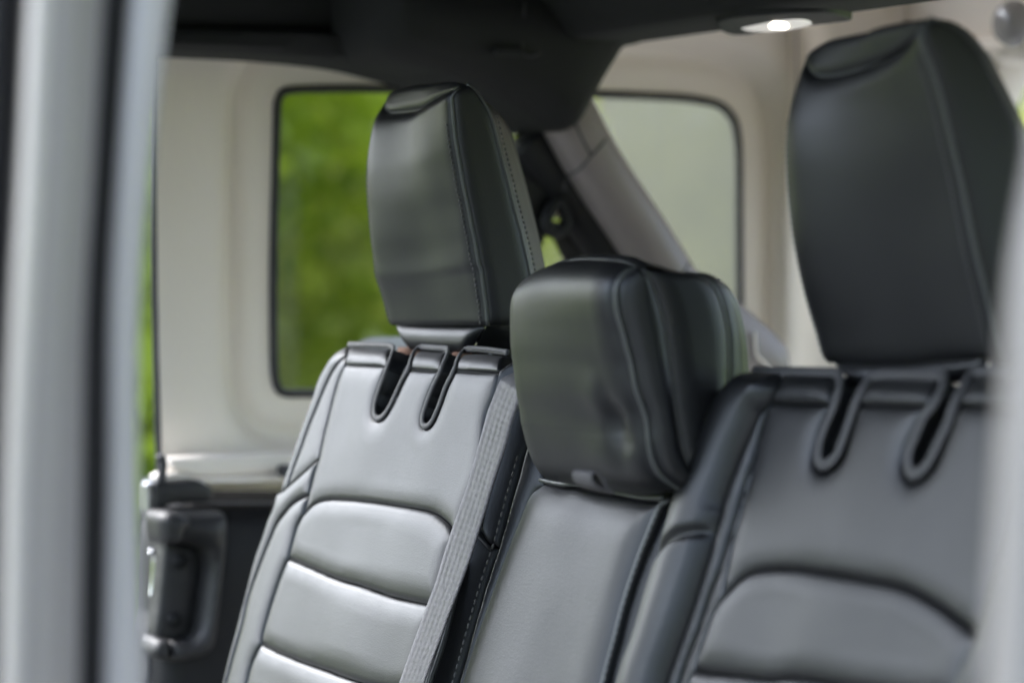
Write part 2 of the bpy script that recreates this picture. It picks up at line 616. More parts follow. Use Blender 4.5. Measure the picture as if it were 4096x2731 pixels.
# binding tape round slots and along the top
bind1 = T(A_, (1215, 165), (1380, 165), (1520, 172)) + T(C_, (345, 775), (372, 800), (350, 870), (318, 950), (272, 1080), (232, 1200), (217, 1290), (226, 1340), (252, 1354), (292, 1333), (340, 1262), (390, 1160), (440, 1050), (495, 955), (512, 880), (548, 810), (590, 783), (700, 790), (790, 796), (808, 815), (790, 870), (750, 970), (692, 1095), (642, 1220), (608, 1330), (606, 1395), (625, 1418), (655, 1408), (690, 1362), (740, 1245), (790, 1105), (840, 1005), (868, 940), (890, 870), (930, 815), (960, 800), (1100, 805), (1290, 830))
q = FL.line3(bind1, 0.0030, 0.003)
tube('binding_tape', q, 0.0027, M_BIND, far_seat, seg=10, flat=0.5, nrm=FL.N)
stitches('stitching', FL.line3(T(C_, (505, 962), (735, 978)), 0.0), FL.N * .0015, M_THREAD, far_seat, .003, .002, .0004)
stitches('stitching', FL.line3(T(C_, (868, 972), (1040, 985), (1205, 1000)), 0.0), FL.N * .0015, M_THREAD, far_seat, .003, .002, .0004)
stitches('stitching', FL.line3(T(C_, (960, 806), (1100, 812), (1280, 838)), 0.0), FL.N * .007, M_THREAD, far_seat, .003, .002, .0004)
tube('piping', FNB.line3(T(D_, (965, 0), (930, 150), (890, 300), (868, 385), (930, 460), (985, 520)), 0.006), 0.0012, M_BIND, far_seat, 6)
tube('piping', FNB.line3(T(D_, (770, 610), (765, 700), (740, 800), (700, 950), (640, 1200), (560, 1450), (520, 1568), (400, 2000)), 0.008), 0.0022, M_PIPING, far_seat, 8)
tube('piping', FNB.line3(T(D_, (735, 720), (700, 850), (650, 1050), (590, 1280), (500, 1568), (380, 2000)), 0.008), 0.0018, M_PIPING, far_seat, 8)
# body of the seat behind the cover
coreL = polygon(FL, [T(A_, (1235, 190), (1100, 270), (1000, 420), (930, 600), (800, 960), (680, 1340), (600, 1568)) + T(B_, (400, 900), (110, 2000)), T(B_, (110, 2000)) + T(D_, (560, 2000)), T(D_, (560, 2000), (850, 950), (960, 600)) + T(K_, (290, 850), (435, 340)) + T(C_, (1440, 1300), (1400, 900)), T(C_, (1400, 900), (1300, 850), (700, 810)) + T(A_, (1235, 190))], n0=-.0, step=.006)
pad('seat_shell', FL, coreL, 0.001, 0.01, M_BLACKP, far_seat, h=.006, skirt=.10, n0=-.031, back=True)
tp = polygon(FL, [T(A_, (1235, 165), (1330, 112), (1440, 95)) + T(C_, (370, 690), (440, 702), (495, 770)), T(C_, (495, 770), (900, 775), (1340, 800)), T(C_, (1340, 800), (1340, 920)), T(C_, (1340, 920), (495, 900), (100, 850)) + T(A_, (1235, 165))], n0=-.05)
pad('top_cap', FL, tp, 0.008, 0.02, M_LEATHER, far_seat, n0=-.05, skirt=.04)
for pf in (T(C_, (392, 775), (492, 775), (480, 850), (392, 850)), T(C_, (825, 795), (925, 795), (900, 860), (830, 860))):
    pad('foam_edge', FL, polygon(FL, [pf[:2], pf[1:3], pf[2:4], [pf[3], pf[0]]], n0=-.02, step=.002), 0.004, 0.006, M_FOAM, far_seat, h=.0015, n0=-.02, skirt=.02)

# ---- near (right in the picture) seat ----
useamR = Face(SO, SA, SU).inv(3300, 1620)[1]


def Br(a, u):
    return -16 * np.clip(u - useamR, 0, 0.06) ** 2


FR = Face(SO, SA, SU, Br)
near_seat = thing('rear_seat', 'near outboard rear seat, biggest backrest in the picture with a wide arched seam', 'car seat', (1.02, 1.35, CAMZ - .3), 'rear bench seats in black leatherette')
rO = T(E_, (1090, 200), (960, 185), (830, 185), (760, 230), (660, 310), (590, 400), (480, 620), (400, 830), (330, 1010), (260, 1200), (190, 1450)) + T(F_, (530, 550), (495, 660))
rO2 = T(F_, (495, 660), (420, 900), (340, 1180), (260, 1400), (210, 1568), (80, 2000))
rS1 = T(E_, (1090, 200), (1045, 320), (980, 440), (900, 550), (820, 720), (750, 880), (690, 1040), (620, 1240)) + T(F_, (1010, 220), (960, 378))
rS1b = T(F_, (960, 378), (900, 600), (820, 850), (730, 1120), (640, 1370), (570, 1568), (440, 2000))
rcr = T(F_, (960, 378), (880, 395), (760, 440), (640, 520), (540, 610), (495, 660))
rS2 = T(E_, (985, 450), (940, 560), (880, 750), (845, 890), (790, 1060), (720, 1300)) + T(F_, (1110, 240), (1040, 470), (970, 700), (885, 920), (800, 1180), (715, 1400), (660, 1568), (540, 2000))
rS3u = T(E_, (1005, 425), (985, 450), (945, 570), (895, 750), (860, 900), (820, 1060), (750, 1300)) + T(F_, (1160, 200), (1090, 430), (1040, 680), (1010, 850), (985, 915))
rS3m = T(F_, (985, 915), (920, 1030), (860, 1200), (800, 1390), (785, 1465))
rS3l = T(F_, (785, 1465), (735, 1568), (620, 2000))
rarch = T(F_, (985, 915), (1060, 840), (1150, 750), (1250, 690), (1380, 662)) + T(H_, (0, 660), (300, 700), (600, 750), (800, 790), (960, 850), (1150, 960), (1300, 1070), (1440, 1180), (1500, 1240))
rh1 = T(F_, (785, 1465), (900, 1490), (1100, 1510), (1400, 1543)) + T(H_, (0, 1530), (400, 1590), (800, 1650), (1290, 1730))
rS4a = T(H_, (1750, 0), (1690, 420), (1600, 760), (1530, 1080), (1500, 1240))
rS4b = T(H_, (1500, 1240), (1400, 1450), (1290, 1730))
rS4c = T(H_, (1290, 1730), (1180, 2000))
rslot1 = T(G_, (262, 645), (200, 800), (155, 950), (135, 1080), (155, 1155), (215, 1190), (290, 1160), (370, 1080), (430, 900), (480, 730), (505, 645))
rslot2 = T(G_, (1050, 665), (990, 745), (930, 880), (875, 1000), (850, 1130), (880, 1230), (950, 1265), (1040, 1220), (1120, 1130), (1185, 980), (1260, 780), (1310, 650))
rmain = polygon(FR, [T(E_, (1005, 430), (1200, 435)) + T(G_, (0, 640), (262, 645)), rslot1, T(G_, (505, 645), (800, 650), (1050, 665)), rslot2,
                     T(G_, (1310, 650), (1500, 650), (1900, 670)), T(G_, (1900, 670), (1800, 1000)) + rS4a[:1], rS4a, rarch[::-1], rS3u[::-1]], step=.003)
pad('upper_panel', FR, rmain, 0.005, 0.014, M_LEATHER, near_seat, skirt=.03, wob=.001)
pad('cushion_panel', FR, polygon(FR, [rarch, rS4b, rh1[::-1], rS3m[::-1]]), 0.006, 0.016, M_LEATHER, near_seat, wob=.002)
pad('cushion_panel', FR, polygon(FR, [rh1, rS4c, [rS4c[-1], rS3l[-1]], rS3l[::-1]]), 0.006, 0.016, M_LEATHER, near_seat)
rcr2 = spline(FR.pts(rcr), step=.002)


def groove(a, u):
    P = np.stack([a, u], 1)
    d = np.min(np.linalg.norm(P[:, None] - rcr2[None], axis=2), axis=1)
    return -.0045 * np.exp(-(d / .0035) ** 2)


pad('bolster_panel', FR, polygon(FR, [rO, rO2[1:], [rO2[-1], rS1b[-1]], rS1b[::-1], rS1[::-1][1:]], step=.003), 0.020, 0.035, M_LEATHER, near_seat, h=.0016, skirt=.06, smooth=60, fn=groove)
pad('inner_strip', FR, polygon(FR, [T(E_, (1045, 320), (985, 450)), rS2, [rS2[-1], rS1b[-1]], rS1b[::-1], rS1[::-1][:-1]], step=.0025), 0.006, 0.008, M_LEATHER, near_seat, h=.0016)
pad('inner_strip', FR, polygon(FR, [rS3u[1:], rS3m, rS3l, [rS3l[-1], rS2[-1]], rS2[::-1]], step=.0025), 0.003, 0.005, M_LEATHER, near_seat, h=.0016)
rtabs = [
    [T(E_, (1005, 430), (1060, 300), (1110, 195)), T(E_, (1110, 195), (1500, 200)) + T(G_, (310, 400)), T(G_, (310, 400), (300, 520), (262, 645)), T(G_, (262, 645), (0, 640)) + T(E_, (1005, 430))],
    [T(G_, (505, 645), (550, 530), (630, 430)), T(G_, (630, 430), (800, 425), (1150, 440)), T(G_, (1150, 440), (1110, 560), (1050, 665)), T(G_, (1050, 665), (505, 645))],
    [T(G_, (1310, 650), (1350, 520), (1440, 400)), T(G_, (1440, 400), (1700, 390), (1980, 400)), T(G_, (1980, 400), (1900, 670)), T(G_, (1900, 670), (1310, 650))]]
for tb in rtabs:
    pad('top_flap', FR, polygon(FR, tb, step=.002), 0.006, 0.010, M_LEATHER, near_seat, h=.0016, skirt=.03)
for bp in (T(E_, (860, 188), (1110, 192), (1300, 195)) + T(G_, (200, 398), (330, 402), (352, 450), (345, 530), (310, 650), (250, 790), (195, 940), (182, 1070), (200, 1115), (230, 1130), (275, 1110), (330, 1050), (390, 900), (450, 720), (500, 590), (560, 480), (625, 422), (800, 412), (1140, 420), (1180, 450), (1165, 530), (1110, 640), (1030, 740), (970, 880), (915, 1010), (905, 1120), (925, 1185), (965, 1205), (1020, 1170), (1080, 1090), (1150, 950), (1230, 770), (1310, 560), (1385, 430), (1440, 395), (1700, 388)),):
    tube('binding_tape', FR.line3(bp, 0.0035, .003), 0.0040, M_BIND, near_seat, seg=12, flat=0.42, nrm=FR.N)
stitches('stitching', FR.line3(T(E_, (840, 196), (1080, 206)), 0.0), FR.N * .004, M_THREAD, near_seat, .003, .002, .0004)
coreR = polygon(FR, [T(E_, (1100, 215), (840, 220), (640, 400), (450, 800), (280, 1250)) + T(F_, (400, 1100), (100, 2000)), T(F_, (100, 2000)) + T(H_, (1100, 2000), (1900, 2000)), T(H_, (1900, 2000), (2200, 1000), (2400, -500)), T(G_, (2400, 420)) + T(E_, (1100, 215))], step=.006)
pad('seat_shell', FR, coreR, 0.001, 0.01, M_BLACKP, near_seat, h=.006, skirt=.10, n0=-.033, back=True)
nbo = polygon(FR, [T(G_, (1900, 670), (2100, 500), (2300, 600)), T(G_, (2300, 600)) + T(H_, (2150, 800), (1700, 2000)), T(H_, (1700, 2000), (1180, 2000)), rS4c[::-1], rS4b[::-1], rS4a[::-1], T(H_, (1750, 0)) + T(G_, (1900, 670))], step=.004)
pad('bolster_panel', FR, nbo, 0.022, 0.03, M_LEATHER, near_seat, skirt=.06)
for pf in (T(G_, (395, 455), (455, 455), (440, 520), (400, 520)), T(G_, (1225, 485), (1290, 485), (1270, 520), (1235, 520))):
    pad('foam_edge', FR, polygon(FR, [pf[:2], pf[1:3], pf[2:4], [pf[3], pf[0]]], n0=-.02, step=.002), 0.004, 0.006, M_FOAM, near_seat, h=.0015, n0=-.02, skirt=.02)
for pf in (T(G_, (440, 640), (300, 900), (290, 1040), (330, 1030), (370, 860), (470, 650)), T(G_, (1150, 760), (1030, 980), (1000, 1140), (1040, 1150), (1080, 960), (1170, 790))):
    pad('inner_flap', FR, polygon(FR, [pf + pf[:1]], n0=-.012, step=.002), 0.003, 0.004, M_LEATHER, near_seat, h=.0012, n0=-.012, skirt=.018)
pf = T(C_, (505, 880), (440, 920), (390, 1050), (345, 1180), (305, 1310), (345, 1220), (375, 1190), (370, 1140), (420, 1010), (490, 930))
pad('inner_flap', FL, polygon(FL, [pf + pf[:1]], n0=-.006, step=.002), 0.002, 0.004, M_LEATHER, far_seat, h=.0012, n0=-.008, skirt=.018)

# ---- centre seat ----
cyM = -FL.inv(2650, 1950)[0]
aM = FL.inv(2310, 2300)[0]


def Bm(a, u):
    return 0 * a


FM = Face(SO + np.array([.004, 0, 0]), SA, SU, Bm)
mid_seat = thing('rear_seat', 'narrow centre seat with a plain pale-shining panel under the folded headrest', 'car seat', (1.02, 1.75, CAMZ - .3), 'rear bench seats in black leatherette')
mT = T(K_, (550, 690), (600, 668), (760, 700), (900, 705), (1050, 745), (1250, 775), (1400, 805), (1500, 812), (1590, 812))
mR = T(F_, (590, 118), (530, 155), (490, 235), (430, 385), (370, 535), (310, 705), (260, 855), (210, 1025), (160, 1225), (110, 1405), (70, 1568), (-30, 2000))
mLf = T(K_, (550, 690), (480, 740), (430, 830), (380, 960), (310, 1130), (240, 1320), (150, 1568)) + T(D_, (860, 1130), (760, 1430), (720, 1568), (600, 2000))
MP = polygon(FM, [mT, mR, [mR[-1], mLf[-1]], mLf[::-1]], step=.004)
pad('centre_panel', FM, MP, 0.008, 0.03, M_LEATHER, mid_seat, skirt=.04, wob=.002)


def tilt(face, slope, a0):
    return lambda a, u: -slope * (a - a0(u))


# side strips lean towards the near side
ql = FM.pts(mLf)
lineL = np.polyfit(ql[2:, 1], ql[2:, 0], 1)
FMl = Face(FM.O, SA, SU, lambda a, u: np.clip(-0.25 * (a - np.polyval(lineL, u)), -0.02, .03))
S4m = [(x - 2, y) for x, y in S4[2:]]
stripL = polygon(FMl, [[(S4m[0][0] + 60, S4m[0][1] - 60), S4m[0]], S4m, [S4m[-1], mLf[-1]], mLf[::-1], T(K_, (550, 690), (540, 560), (440, 300))], step=.003)
pad('side_strip', FMl, stripL, 0.003, 0.010, M_LEATHER, mid_seat, h=.002, skirt=.05, n0=-.001)
qr = FM.pts(mR)
lineR = np.polyfit(qr[2:, 1], qr[2:, 0], 1)
FMr = Face(FM.O, SA, SU, lambda a, u: np.clip(-0.25 * (a - np.polyval(lineR, u)), -0.03, .01))
mR2 = [(x + 150, y - 10) for x, y in mR]
stripR = polygon(FMr, [mR, [mR[-1], mR2[-1]], mR2[::-1], [mR2[0], mR[0]]], step=.003)
pad('side_strip', FMr, stripR, 0.003, 0.010, M_LEATHER, mid_seat, h=.002, skirt=.05, n0=-.001)
tube('piping', FM.line3(mR, 0.004), 0.0022, M_PIPING, mid_seat)
stitches('stitching', FM.line3([(x + 9, y) for x, y in mR], 0.004), FM.N * .001, M_THREAD, mid_seat, .005, .0035, .0007)
tube('piping', FM.line3(T(K_, (600, 660), (760, 692), (900, 697), (1050, 728), (1250, 768), (1400, 798), (1500, 803), (1590, 806)), 0.008), 0.0018, M_PIPING, mid_seat)
stitches('stitching', FM.line3(S4[3:], 0.004), FM.N * .002, M_THREAD, mid_seat, .006, .004, .0006)
coreM = polygon(FM, [T(K_, (440, 200), (1700, 200)), T(K_, (1700, 200)) + T(F_, (700, 100), (250, 2000)), T(F_, (250, 2000)) + T(D_, (560, 2000)), T(D_, (560, 2000), (850, 950), (960, 600)) + T(K_, (440, 340), (440, 200))], step=.006)
pad('seat_shell', FM, coreM, 0.001, 0.01, M_LEATHER, mid_seat, h=.006, skirt=.10, n0=-.035, back=True)

# ================================================================== HEADRESTS
M__, N__, Q_, V_ = (1400, 300), (3312, 0), (2000, 1000), (2200, 700)


def headrest(seat, Yf, Yn, FFp, FNp, SMp, SRp, capf, capb, botp, chin, chin_side, Hf=.0045, dy_sm=.0, dy_sr=.060, depth=.09):
    hr = bpy.data.objects.new('headrest', None)
    COL.objects.link(hr)
    adopt(hr, seat)
    FFc = yline(FFp, Yf)
    FNc = yline(FNp, Yn)
    SMc = yline(SMp, Yn + dy_sm)
    SRc = yline(SRp, Yn + dy_sr)
    capF = yline(capf, Yf, Yn)
    capF[0] = FFc[0]
    capF[-1] = FNc[0]
    capB = yline(capb, Yf, Yn + dy_sm)
    capB[-1] = SMc[0]
    botc = yline(botp, Yf, Yn)
    botc[0] = FFc[-1]
    botc[-1] = FNc[-1]
    coons('front_panel', capF, botc, FFc, FNc, Hf, M_LEATHER, hr, 60, 80, ws=(.10, .03), out=(-1, -.3, 0),
          fn=lambda s, v: 0.0009 * np.sin(9 * s + 5 * v) * np.cos(7 * v - 3 * s))
    coons('top_panel', capB, capF, np.linspace(capB[0], capF[0], 8), np.linspace(capB[-1], capF[-1], 8), 0.0045, M_LEATHER, hr, 60, 14, w=.35, out=(-.3, -.3, 1))
    coons('side_panel', [FNc[0], SMc[0]], [FNc[-1], SMc[-1]], FNc, SMc, 0.004, M_LEATHER, hr, 24, 70, ws=(.3, .05), out=(0, -1, .1))
    coons('side_panel', [SMc[3], SRc[0]], [SMc[-1], SRc[-1]], SMc[3:], SRc, 0.003, M_LEATHER, hr, 16, 60, ws=(.35, .05), out=(.2, -1, 0))
    # far side, back and underside
    dB = np.array([depth, .004, 0])
    FBc = FFc + dB * np.array([1, 1, 1])
    coons('side_panel', [FBc[0], FFc[0]], [FBc[-1], FFc[-1]], FBc, FFc, 0.006, M_LEATHER, hr, 16, 50, w=.3, out=(0, 1, 0))
    coons('back_panel', [SRc[0], FBc[0]], [SRc[-1], FBc[-1]], SRc, FBc, 0.008, M_LEATHER, hr, 30, 50, w=.2, out=(1, 0, 0))
    bb = np.linspace(FBc[-1], SRc[-1], 10)
    coons('base_panel', botc, bb, [botc[0], bb[0]], [botc[-1], bb[-1]], 0.001, M_LEATHER, hr, 20, 14, out=(0, 0, -1))
    tt = np.linspace(FBc[0], SRc[0], 10)
    coons('top_panel', tt, capB, [tt[0], capB[0]], [tt[-1], capB[-1]], 0.002, M_LEATHER, hr, 20, 14, out=(0, 0, 1))
    tube('piping', capF + np.array([-.0005, 0, .0005]), 0.0014, M_PIPING, hr, 8)
    tube('piping', FNc + np.array([-.0008, -.0008, 0]), 0.0014, M_PIPING, hr, 8)
    tube('piping', SMc + np.array([0, -.001, 0]), 0.0014, M_PIPING, hr, 8)
    tube('piping', FFc + np.array([-.0003, 0, 0]), 0.0011, M_PIPING, hr, 8)
    stitches('stitching', FNc[6:], np.array([-.004, -.0002, 0]) + np.array([0, .006, 0]), M_THREAD, hr, .0042, .0028, .0006)
    stitches('stitching', SMc[6:], np.array([.005, -.002, 0]), M_THREAD, hr, .0042, .0028, .0007)
    stitches('stitching', SRc[2:], np.array([-.003, -.003, 0]), M_THREAD, hr, .0042, .0028, .0006)
    stitches('stitching', FFc[8:], np.array([-.0014, 0, 0]), M_THREAD, hr, .0042, .0028, .0006)
    # tapered lower block
    ct = yline(chin[0], Yf - .012, Yn + .012)
    cb = yline(chin[1], Yf - .04, Yn + .035)
    coons('lower_block', ct, cb, [ct[0], cb[0]], [ct[-1], cb[-1]], 0.008, M_LEATHER, hr, 40, 16, ws=(.1, .45), out=(-1, 0, -.2))
    st_ = np.array([ct[-1] + np.array([0, -.002, 0]), ct[-1] + np.array([.12, 0, 0])])
    sb = np.array([cb[-1] + np.array([0, -.002, 0]), cb[-1] + np.array([.11, 0, 0])])
    coons('lower_block', st_, sb, [st_[0], sb[0]], [st_[1], sb[1]], 0.004, M_LEATHER, hr, 16, 16, w=.3, out=(0, -1, 0))
    for yy in (Yf - .055, Yn + .055):
        c = (cb[0] + cb[-1]) / 2
        tube('post', [[c[0] + .025, yy, c[2] + .02], [c[0] + .025, yy, c[2] - .06]], .006, M_STEEL, hr, 12)
    return hr


FFp = T(M__, (285, 240), (230, 330), (195, 440), (165, 600), (150, 740), (148, 900), (160, 1080), (175, 1250), (200, 1450), (215, 1600)) + T(C_, (250, 300), (290, 440), (325, 570), (355, 600))
FNp = T(M__, (880, 105), (830, 150), (818, 190), (824, 260), (836, 400), (855, 560), (880, 700), (910, 880), (945, 1040), (975, 1200), (1003, 1330), (1030, 1500)) + T(C_, (1050, 150), (1070, 300), (1090, 450), (1105, 605))
SMp = T(M__, (930, 75), (1000, 130), (1070, 230), (1120, 330), (1150, 430), (1180, 560), (1210, 680), (1250, 830), (1290, 1000), (1330, 1150), (1365, 1280), (1400, 1430)) + T(C_, (1435, 200), (1470, 400), (1500, 600))
SRp = T(M__, (1130, 270), (1200, 360), (1260, 460), (1300, 580), (1345, 730), (1390, 890), (1430, 1040), (1470, 1200), (1510, 1370), (1545, 1550)) + T(C_, (1570, 330), (1600, 600))
capf = T(M__, (285, 240), (310, 290), (350, 310), (430, 305), (520, 295), (580, 285), (640, 255), (720, 200), (800, 155), (880, 105))
capb = T(M__, (310, 165), (360, 135), (450, 100), (560, 78), (650, 75), (740, 62), (850, 60), (930, 75))
headrest(far_seat, 2.155, 1.985, FFp, FNp, SMp, SRp, capf, capb, T(C_, (355, 600), (700, 610), (1105, 605)),
         (T(C_, (372, 596), (700, 606), (1085, 606)), T(C_, (505, 805), (720, 820), (960, 830))), None)
R3 = (2700, 0)
FFr = TS(R3, 1.12, (600, 260), (560, 380), (525, 500), (508, 640), (512, 800), (530, 1000), (560, 1180), (600, 1350), (640, 1480)) + T(G_, (180, 180), (215, 275), (255, 300))
FNr = T(N__, (820, 165), (765, 225), (742, 310), (775, 410), (830, 540), (880, 690), (920, 830), (960, 1000), (1000, 1180), (1040, 1350), (1090, 1568), (1180, 2000), (1280, 2400), (1370, 2800), (1400, 2890))
SMr = T(N__, (820, 165), (950, 200), (1060, 260), (1160, 370), (1240, 490), (1300, 620), (1380, 780), (1450, 920), (1540, 1150), (1640, 1500), (1740, 1900), (1840, 2400), (1900, 2890))
SRr = T(N__, (900, 150), (1000, 200), (1100, 260), (1200, 370), (1280, 490), (1350, 620), (1430, 780), (1500, 920), (1590, 1150), (1690, 1500), (1790, 1900), (1890, 2400), (1950, 2890))
capfr = TS(R3, 1.12, (600, 260), (612, 310), (640, 338), (680, 345), (760, 335), (860, 305), (960, 270), (1050, 220), (1110, 165), (1170, 74))
capbr = TS(R3, 1.12, (605, 235), (700, 180), (850, 150), (900, 130), (1040, 105), (1140, 95), (1175, 92))
headrest(near_seat, 1.50, 1.335, FFr, FNr, SMr, SRr, capfr, capbr, T(G_, (255, 300), (700, 300), (1440, 280)) + T(N__, (1400, 2890)),
         (T(G_, (268, 294), (800, 300), (1500, 270)), T(G_, (420, 470), (900, 460), (1500, 440))), None, depth=.08)

# ---- centre headrest: a deep folding block ----
hc = bpy.data.objects.new('headrest', None)
COL.objects.link(hc)
adopt(hc, mid_seat)
Yf, Yn = 1.755, 1.575
cF = yline(T(Q_, (245, 232), (180, 300), (135, 390), (122, 480), (120, 650), (125, 780), (140, 900), (160, 1080), (185, 1240), (200, 1360)) + T(K_, (400, 160), (430, 290), (470, 420), (520, 540), (555, 590), (600, 615)), Yf)
c1 = yline(T(Q_, (1110, 150), (1060, 155), (985, 195), (940, 260), (925, 340), (925, 430), (945, 540), (975, 640), (1010, 780), (1045, 900), (1070, 1040), (1100, 1160), (1150, 1290), (1175, 1400), (1182, 1500)) + T(K_, (1378, 260), (1390, 370), (1420, 490), (1480, 600), (1568, 665)) + T(E_, (255, 1120)), Yn)
c2 = yline(T(Q_, (1130, 150), (1180, 220), (1225, 330), (1270, 480), (1300, 620), (1322, 760), (1347, 930), (1370, 1100), (1390, 1280), (1415, 1420), (1440, 1560)) + T(E_, (280, 880), (330, 985), (380, 1040)), Yn - .004)
c3 = yline(T(V_, (1080, 795), (1200, 820), (1290, 900), (1350, 1030), (1385, 1180), (1403, 1300), (1410, 1500)) + T(E_, (605, 200), (590, 380), (560, 560), (500, 760), (430, 960)), Yn + .004)
c4 = yline(T(V_, (1200, 820), (1330, 880), (1430, 1000), (1490, 1180), (1522, 1350), (1532, 1530)) + T(E_, (735, 150), (740, 260), (700, 500), (600, 800), (500, 1000)), Yn + .03)
topc = yline(T(Q_, (245, 232), (340, 180), (440, 130), (560, 95), (700, 82), (850, 88), (1000, 105), (1110, 150)), Yf, Yn)
topc[0], topc[-1] = cF[0], c1[0]
botcc = yline(T(K_, (600, 615), (800, 655), (1100, 710), (1400, 740)) + T(E_, (255, 1120)), Yf, Yn)
botcc[0], botcc[-1] = cF[-1], c1[-1]


def crease(s, v):
    # gathered leather beside the seam, half way down
    g = lambda s0, v0, ws, wv, k: k * np.exp(-((s - s0) / ws) ** 2 - ((v - v0) / wv) ** 2)
    return g(.86, .66, .06, .12, -.006) + g(.78, .56, .10, .08, .002) + g(.93, .74, .05, .04, -.002) + g(.72, .82, .12, .10, .002) + g(.5, .5, .4, .3, .004) 


coons('front_panel', topc, botcc, cF, c1, 0.009, M_LEATHER, hc, 90, 110, ws=(.14, .16), out=(-1, -.2, 0), fn=crease)
coons('side_panel', [c1[0], c2[0]], [c1[-1], c2[-1]], c1, c2, 0.009, M_LEATHER, hc, 30, 90, ws=(.45, .06), out=(0, -1, 0))
coons('side_panel', [c2[0], c3[0]], [c2[-1], c3[-1]], c2, c3, 0.007, M_LEATHER, hc, 40, 90, ws=(.35, .10), out=(0, -1, 0))
coons('side_panel', [c3[0], c4[0]], [c3[-1], c4[-1]], c3, c4, 0.006, M_LEATHER, hc, 16, 70, ws=(.45, .05), out=(.3, -1, 0))
# top runs back from the front edge
c3f = c3[0] + np.array([0, Yf - Yn - .01, .004])
tb_ = np.linspace(c3f, c3[0], 12)
coons('top_panel', tb_, topc, [tb_[0], topc[0]], np.vstack([c3[0][None], yline(T(V_, (1050, 790), (900, 757), (780, 725)), Yn + .002), c1[0][None]]), 0.004, M_LEATHER, hc, 40, 24, w=.3, out=(0, 0, 1))
cBk = cF + np.array([.16, .004, 0])
coons('side_panel', [cBk[0], cF[0]], [cBk[-1], cF[-1]], cBk, cF, 0.008, M_LEATHER, hc, 16, 50, w=.3, out=(0, 1, 0))
coons('back_panel', [c4[0], cBk[0]], [c4[-1], cBk[-1]], c4, cBk, 0.008, M_LEATHER, hc, 30, 50, w=.2, out=(1, 0, 0))
bb = np.linspace(cBk[-1], c4[-1], 10)
coons('base_panel', botcc, bb, [botcc[0], bb[0]], [botcc[-1], bb[-1]], 0.001, M_LEATHER, hc, 20, 14, out=(0, 0, -1))
tube('piping', c1 + np.array([-.0008, -.0022, 0]), .0020, M_PIPING, hc, 8)
tube('piping', c2 + np.array([0, -.001, 0]), .0018, M_PIPING, hc, 8)
tube('piping', c3 + np.array([0, -.001, 0]), .0024, M_PIPING, hc, 8)
tube('piping', (c3[2:] + c4[2:]) / 2 + np.array([0, -.006, 0]), .0020, M_BIND, hc, 8)
tube('piping', cF + np.array([-.0003, 0, 0]), .0010, M_PIPING, hc, 8)
tube('piping', topc + np.array([0, 0, .0005]), .0013, M_PIPING, hc, 8)
stitches('stitching', c1[3:-2], np.array([-.0015, .010, 0]), M_THREAD, hc, .0042, .0028, .0007)
stitches('stitching', c2[3:-2], np.array([.0045, -.002, 0]), M_THREAD, hc, .0042, .0028, .0008)
stitches('stitching', topc[3:-3], np.array([-.003, 0, -.001]), M_THREAD, hc, .0042, .0028, .0005)

# pull loop of ribbed webbing
M_WEBD, nt_, b_ = mat_new('dark_ribbed_webbing', (0.09, 0.087, 0.09), 0.55)
lp = yline(T(K_, (1120, 742), (1070, 700), (1045, 650), (1010, 600), (965, 572), (930, 600), (935, 650), (975, 700), (1040, 735), (1110, 750)), 1.56)
lp = spline(lp, n=40)
Vv, Ff = [], []
for i, p in enumerate(lp):
    for j in range(15):
        Vv.append(p + np.array([0, .024 * j / 14, 0.0008 * (j % 2)]) + np.array([-.0006 * (j % 2), 0, 0]))
for i in range(39):
    for j in range(14):
        Ff.append((i * 15 + j, i * 15 + j + 1, i * 15 + 16 + j, i * 15 + 15 + j))
lo_ = obj('pull_strap', mesh(Vv, Ff), M_WEBD, mid_seat)
m_ = lo_.modifiers.new('thick', 'SOLIDIFY')
m_.thickness = .0015

# ================================================================== SEAT BELT across the far seat
M_WEB = bpy.data.materials.new('grey_belt_webbing')
M_WEB.use_nodes = True
nt = M_WEB.node_tree
b = nt.nodes['Principled BSDF']
b.inputs['Base Color'].default_value = (.16, .155, .16, 1)
b.inputs['Roughness'].default_value = .42
b.inputs['Specular IOR Level'].default_value = .6
uv = nt.nodes.new('ShaderNodeUVMap')
sp = nt.nodes.new('ShaderNodeSeparateXYZ')
nt.links.new(uv.outputs[0], sp.inputs[0])


def mth(op, a, b2=None, v=None):
    n = nt.nodes.new('ShaderNodeMath')
    n.operation = op
    nt.links.new(a, n.inputs[0])
    if b2 is not None:
        nt.links.new(b2, n.inputs[1])
    if v is not None:
        n.inputs[1].default_value = v
    return n.outputs[0]


U_, V__ = sp.outputs[0], sp.outputs[1]
zig = mth('MULTIPLY', mth('PINGPONG', U_, v=.0045), v=1.6)
dg = mth('SINE', mth('MULTIPLY', mth('ADD', V__, zig), v=2 * math.pi / .0016))
rib = mth('SINE', mth('MULTIPLY', V__, v=2 * math.pi / .0052))
fine = mth('SINE', mth('MULTIPLY', mth('ADD', U_, mth('MULTIPLY', V__, v=.5)), v=2 * math.pi / .0018))
hgt = mth('ADD', mth('ADD', dg, mth('MULTIPLY', fine, v=.5)), mth('MULTIPLY', rib, v=.5))
bp = nt.nodes.new('ShaderNodeBump')
bp.inputs['Strength'].default_value = .8
bp.inputs['Distance'].default_value = .0005
nt.links.new(hgt, bp.inputs['Height'])
nt.links.new(bp.outputs[0], b.inputs['Normal'])
mr = nt.nodes.new('ShaderNodeMapRange')
mr.inputs['From Min'].default_value = -2.4
mr.inputs['From Max'].default_value = 2.4
nt.links.new(hgt, mr.inputs[0])
cr = nt.nodes.new('ShaderNodeMix')
cr.data_type = 'RGBA'
cr.inputs[6].default_value = (.14, .135, .14, 1)
cr.inputs[7].default_value = (.25, .24, .255, 1)
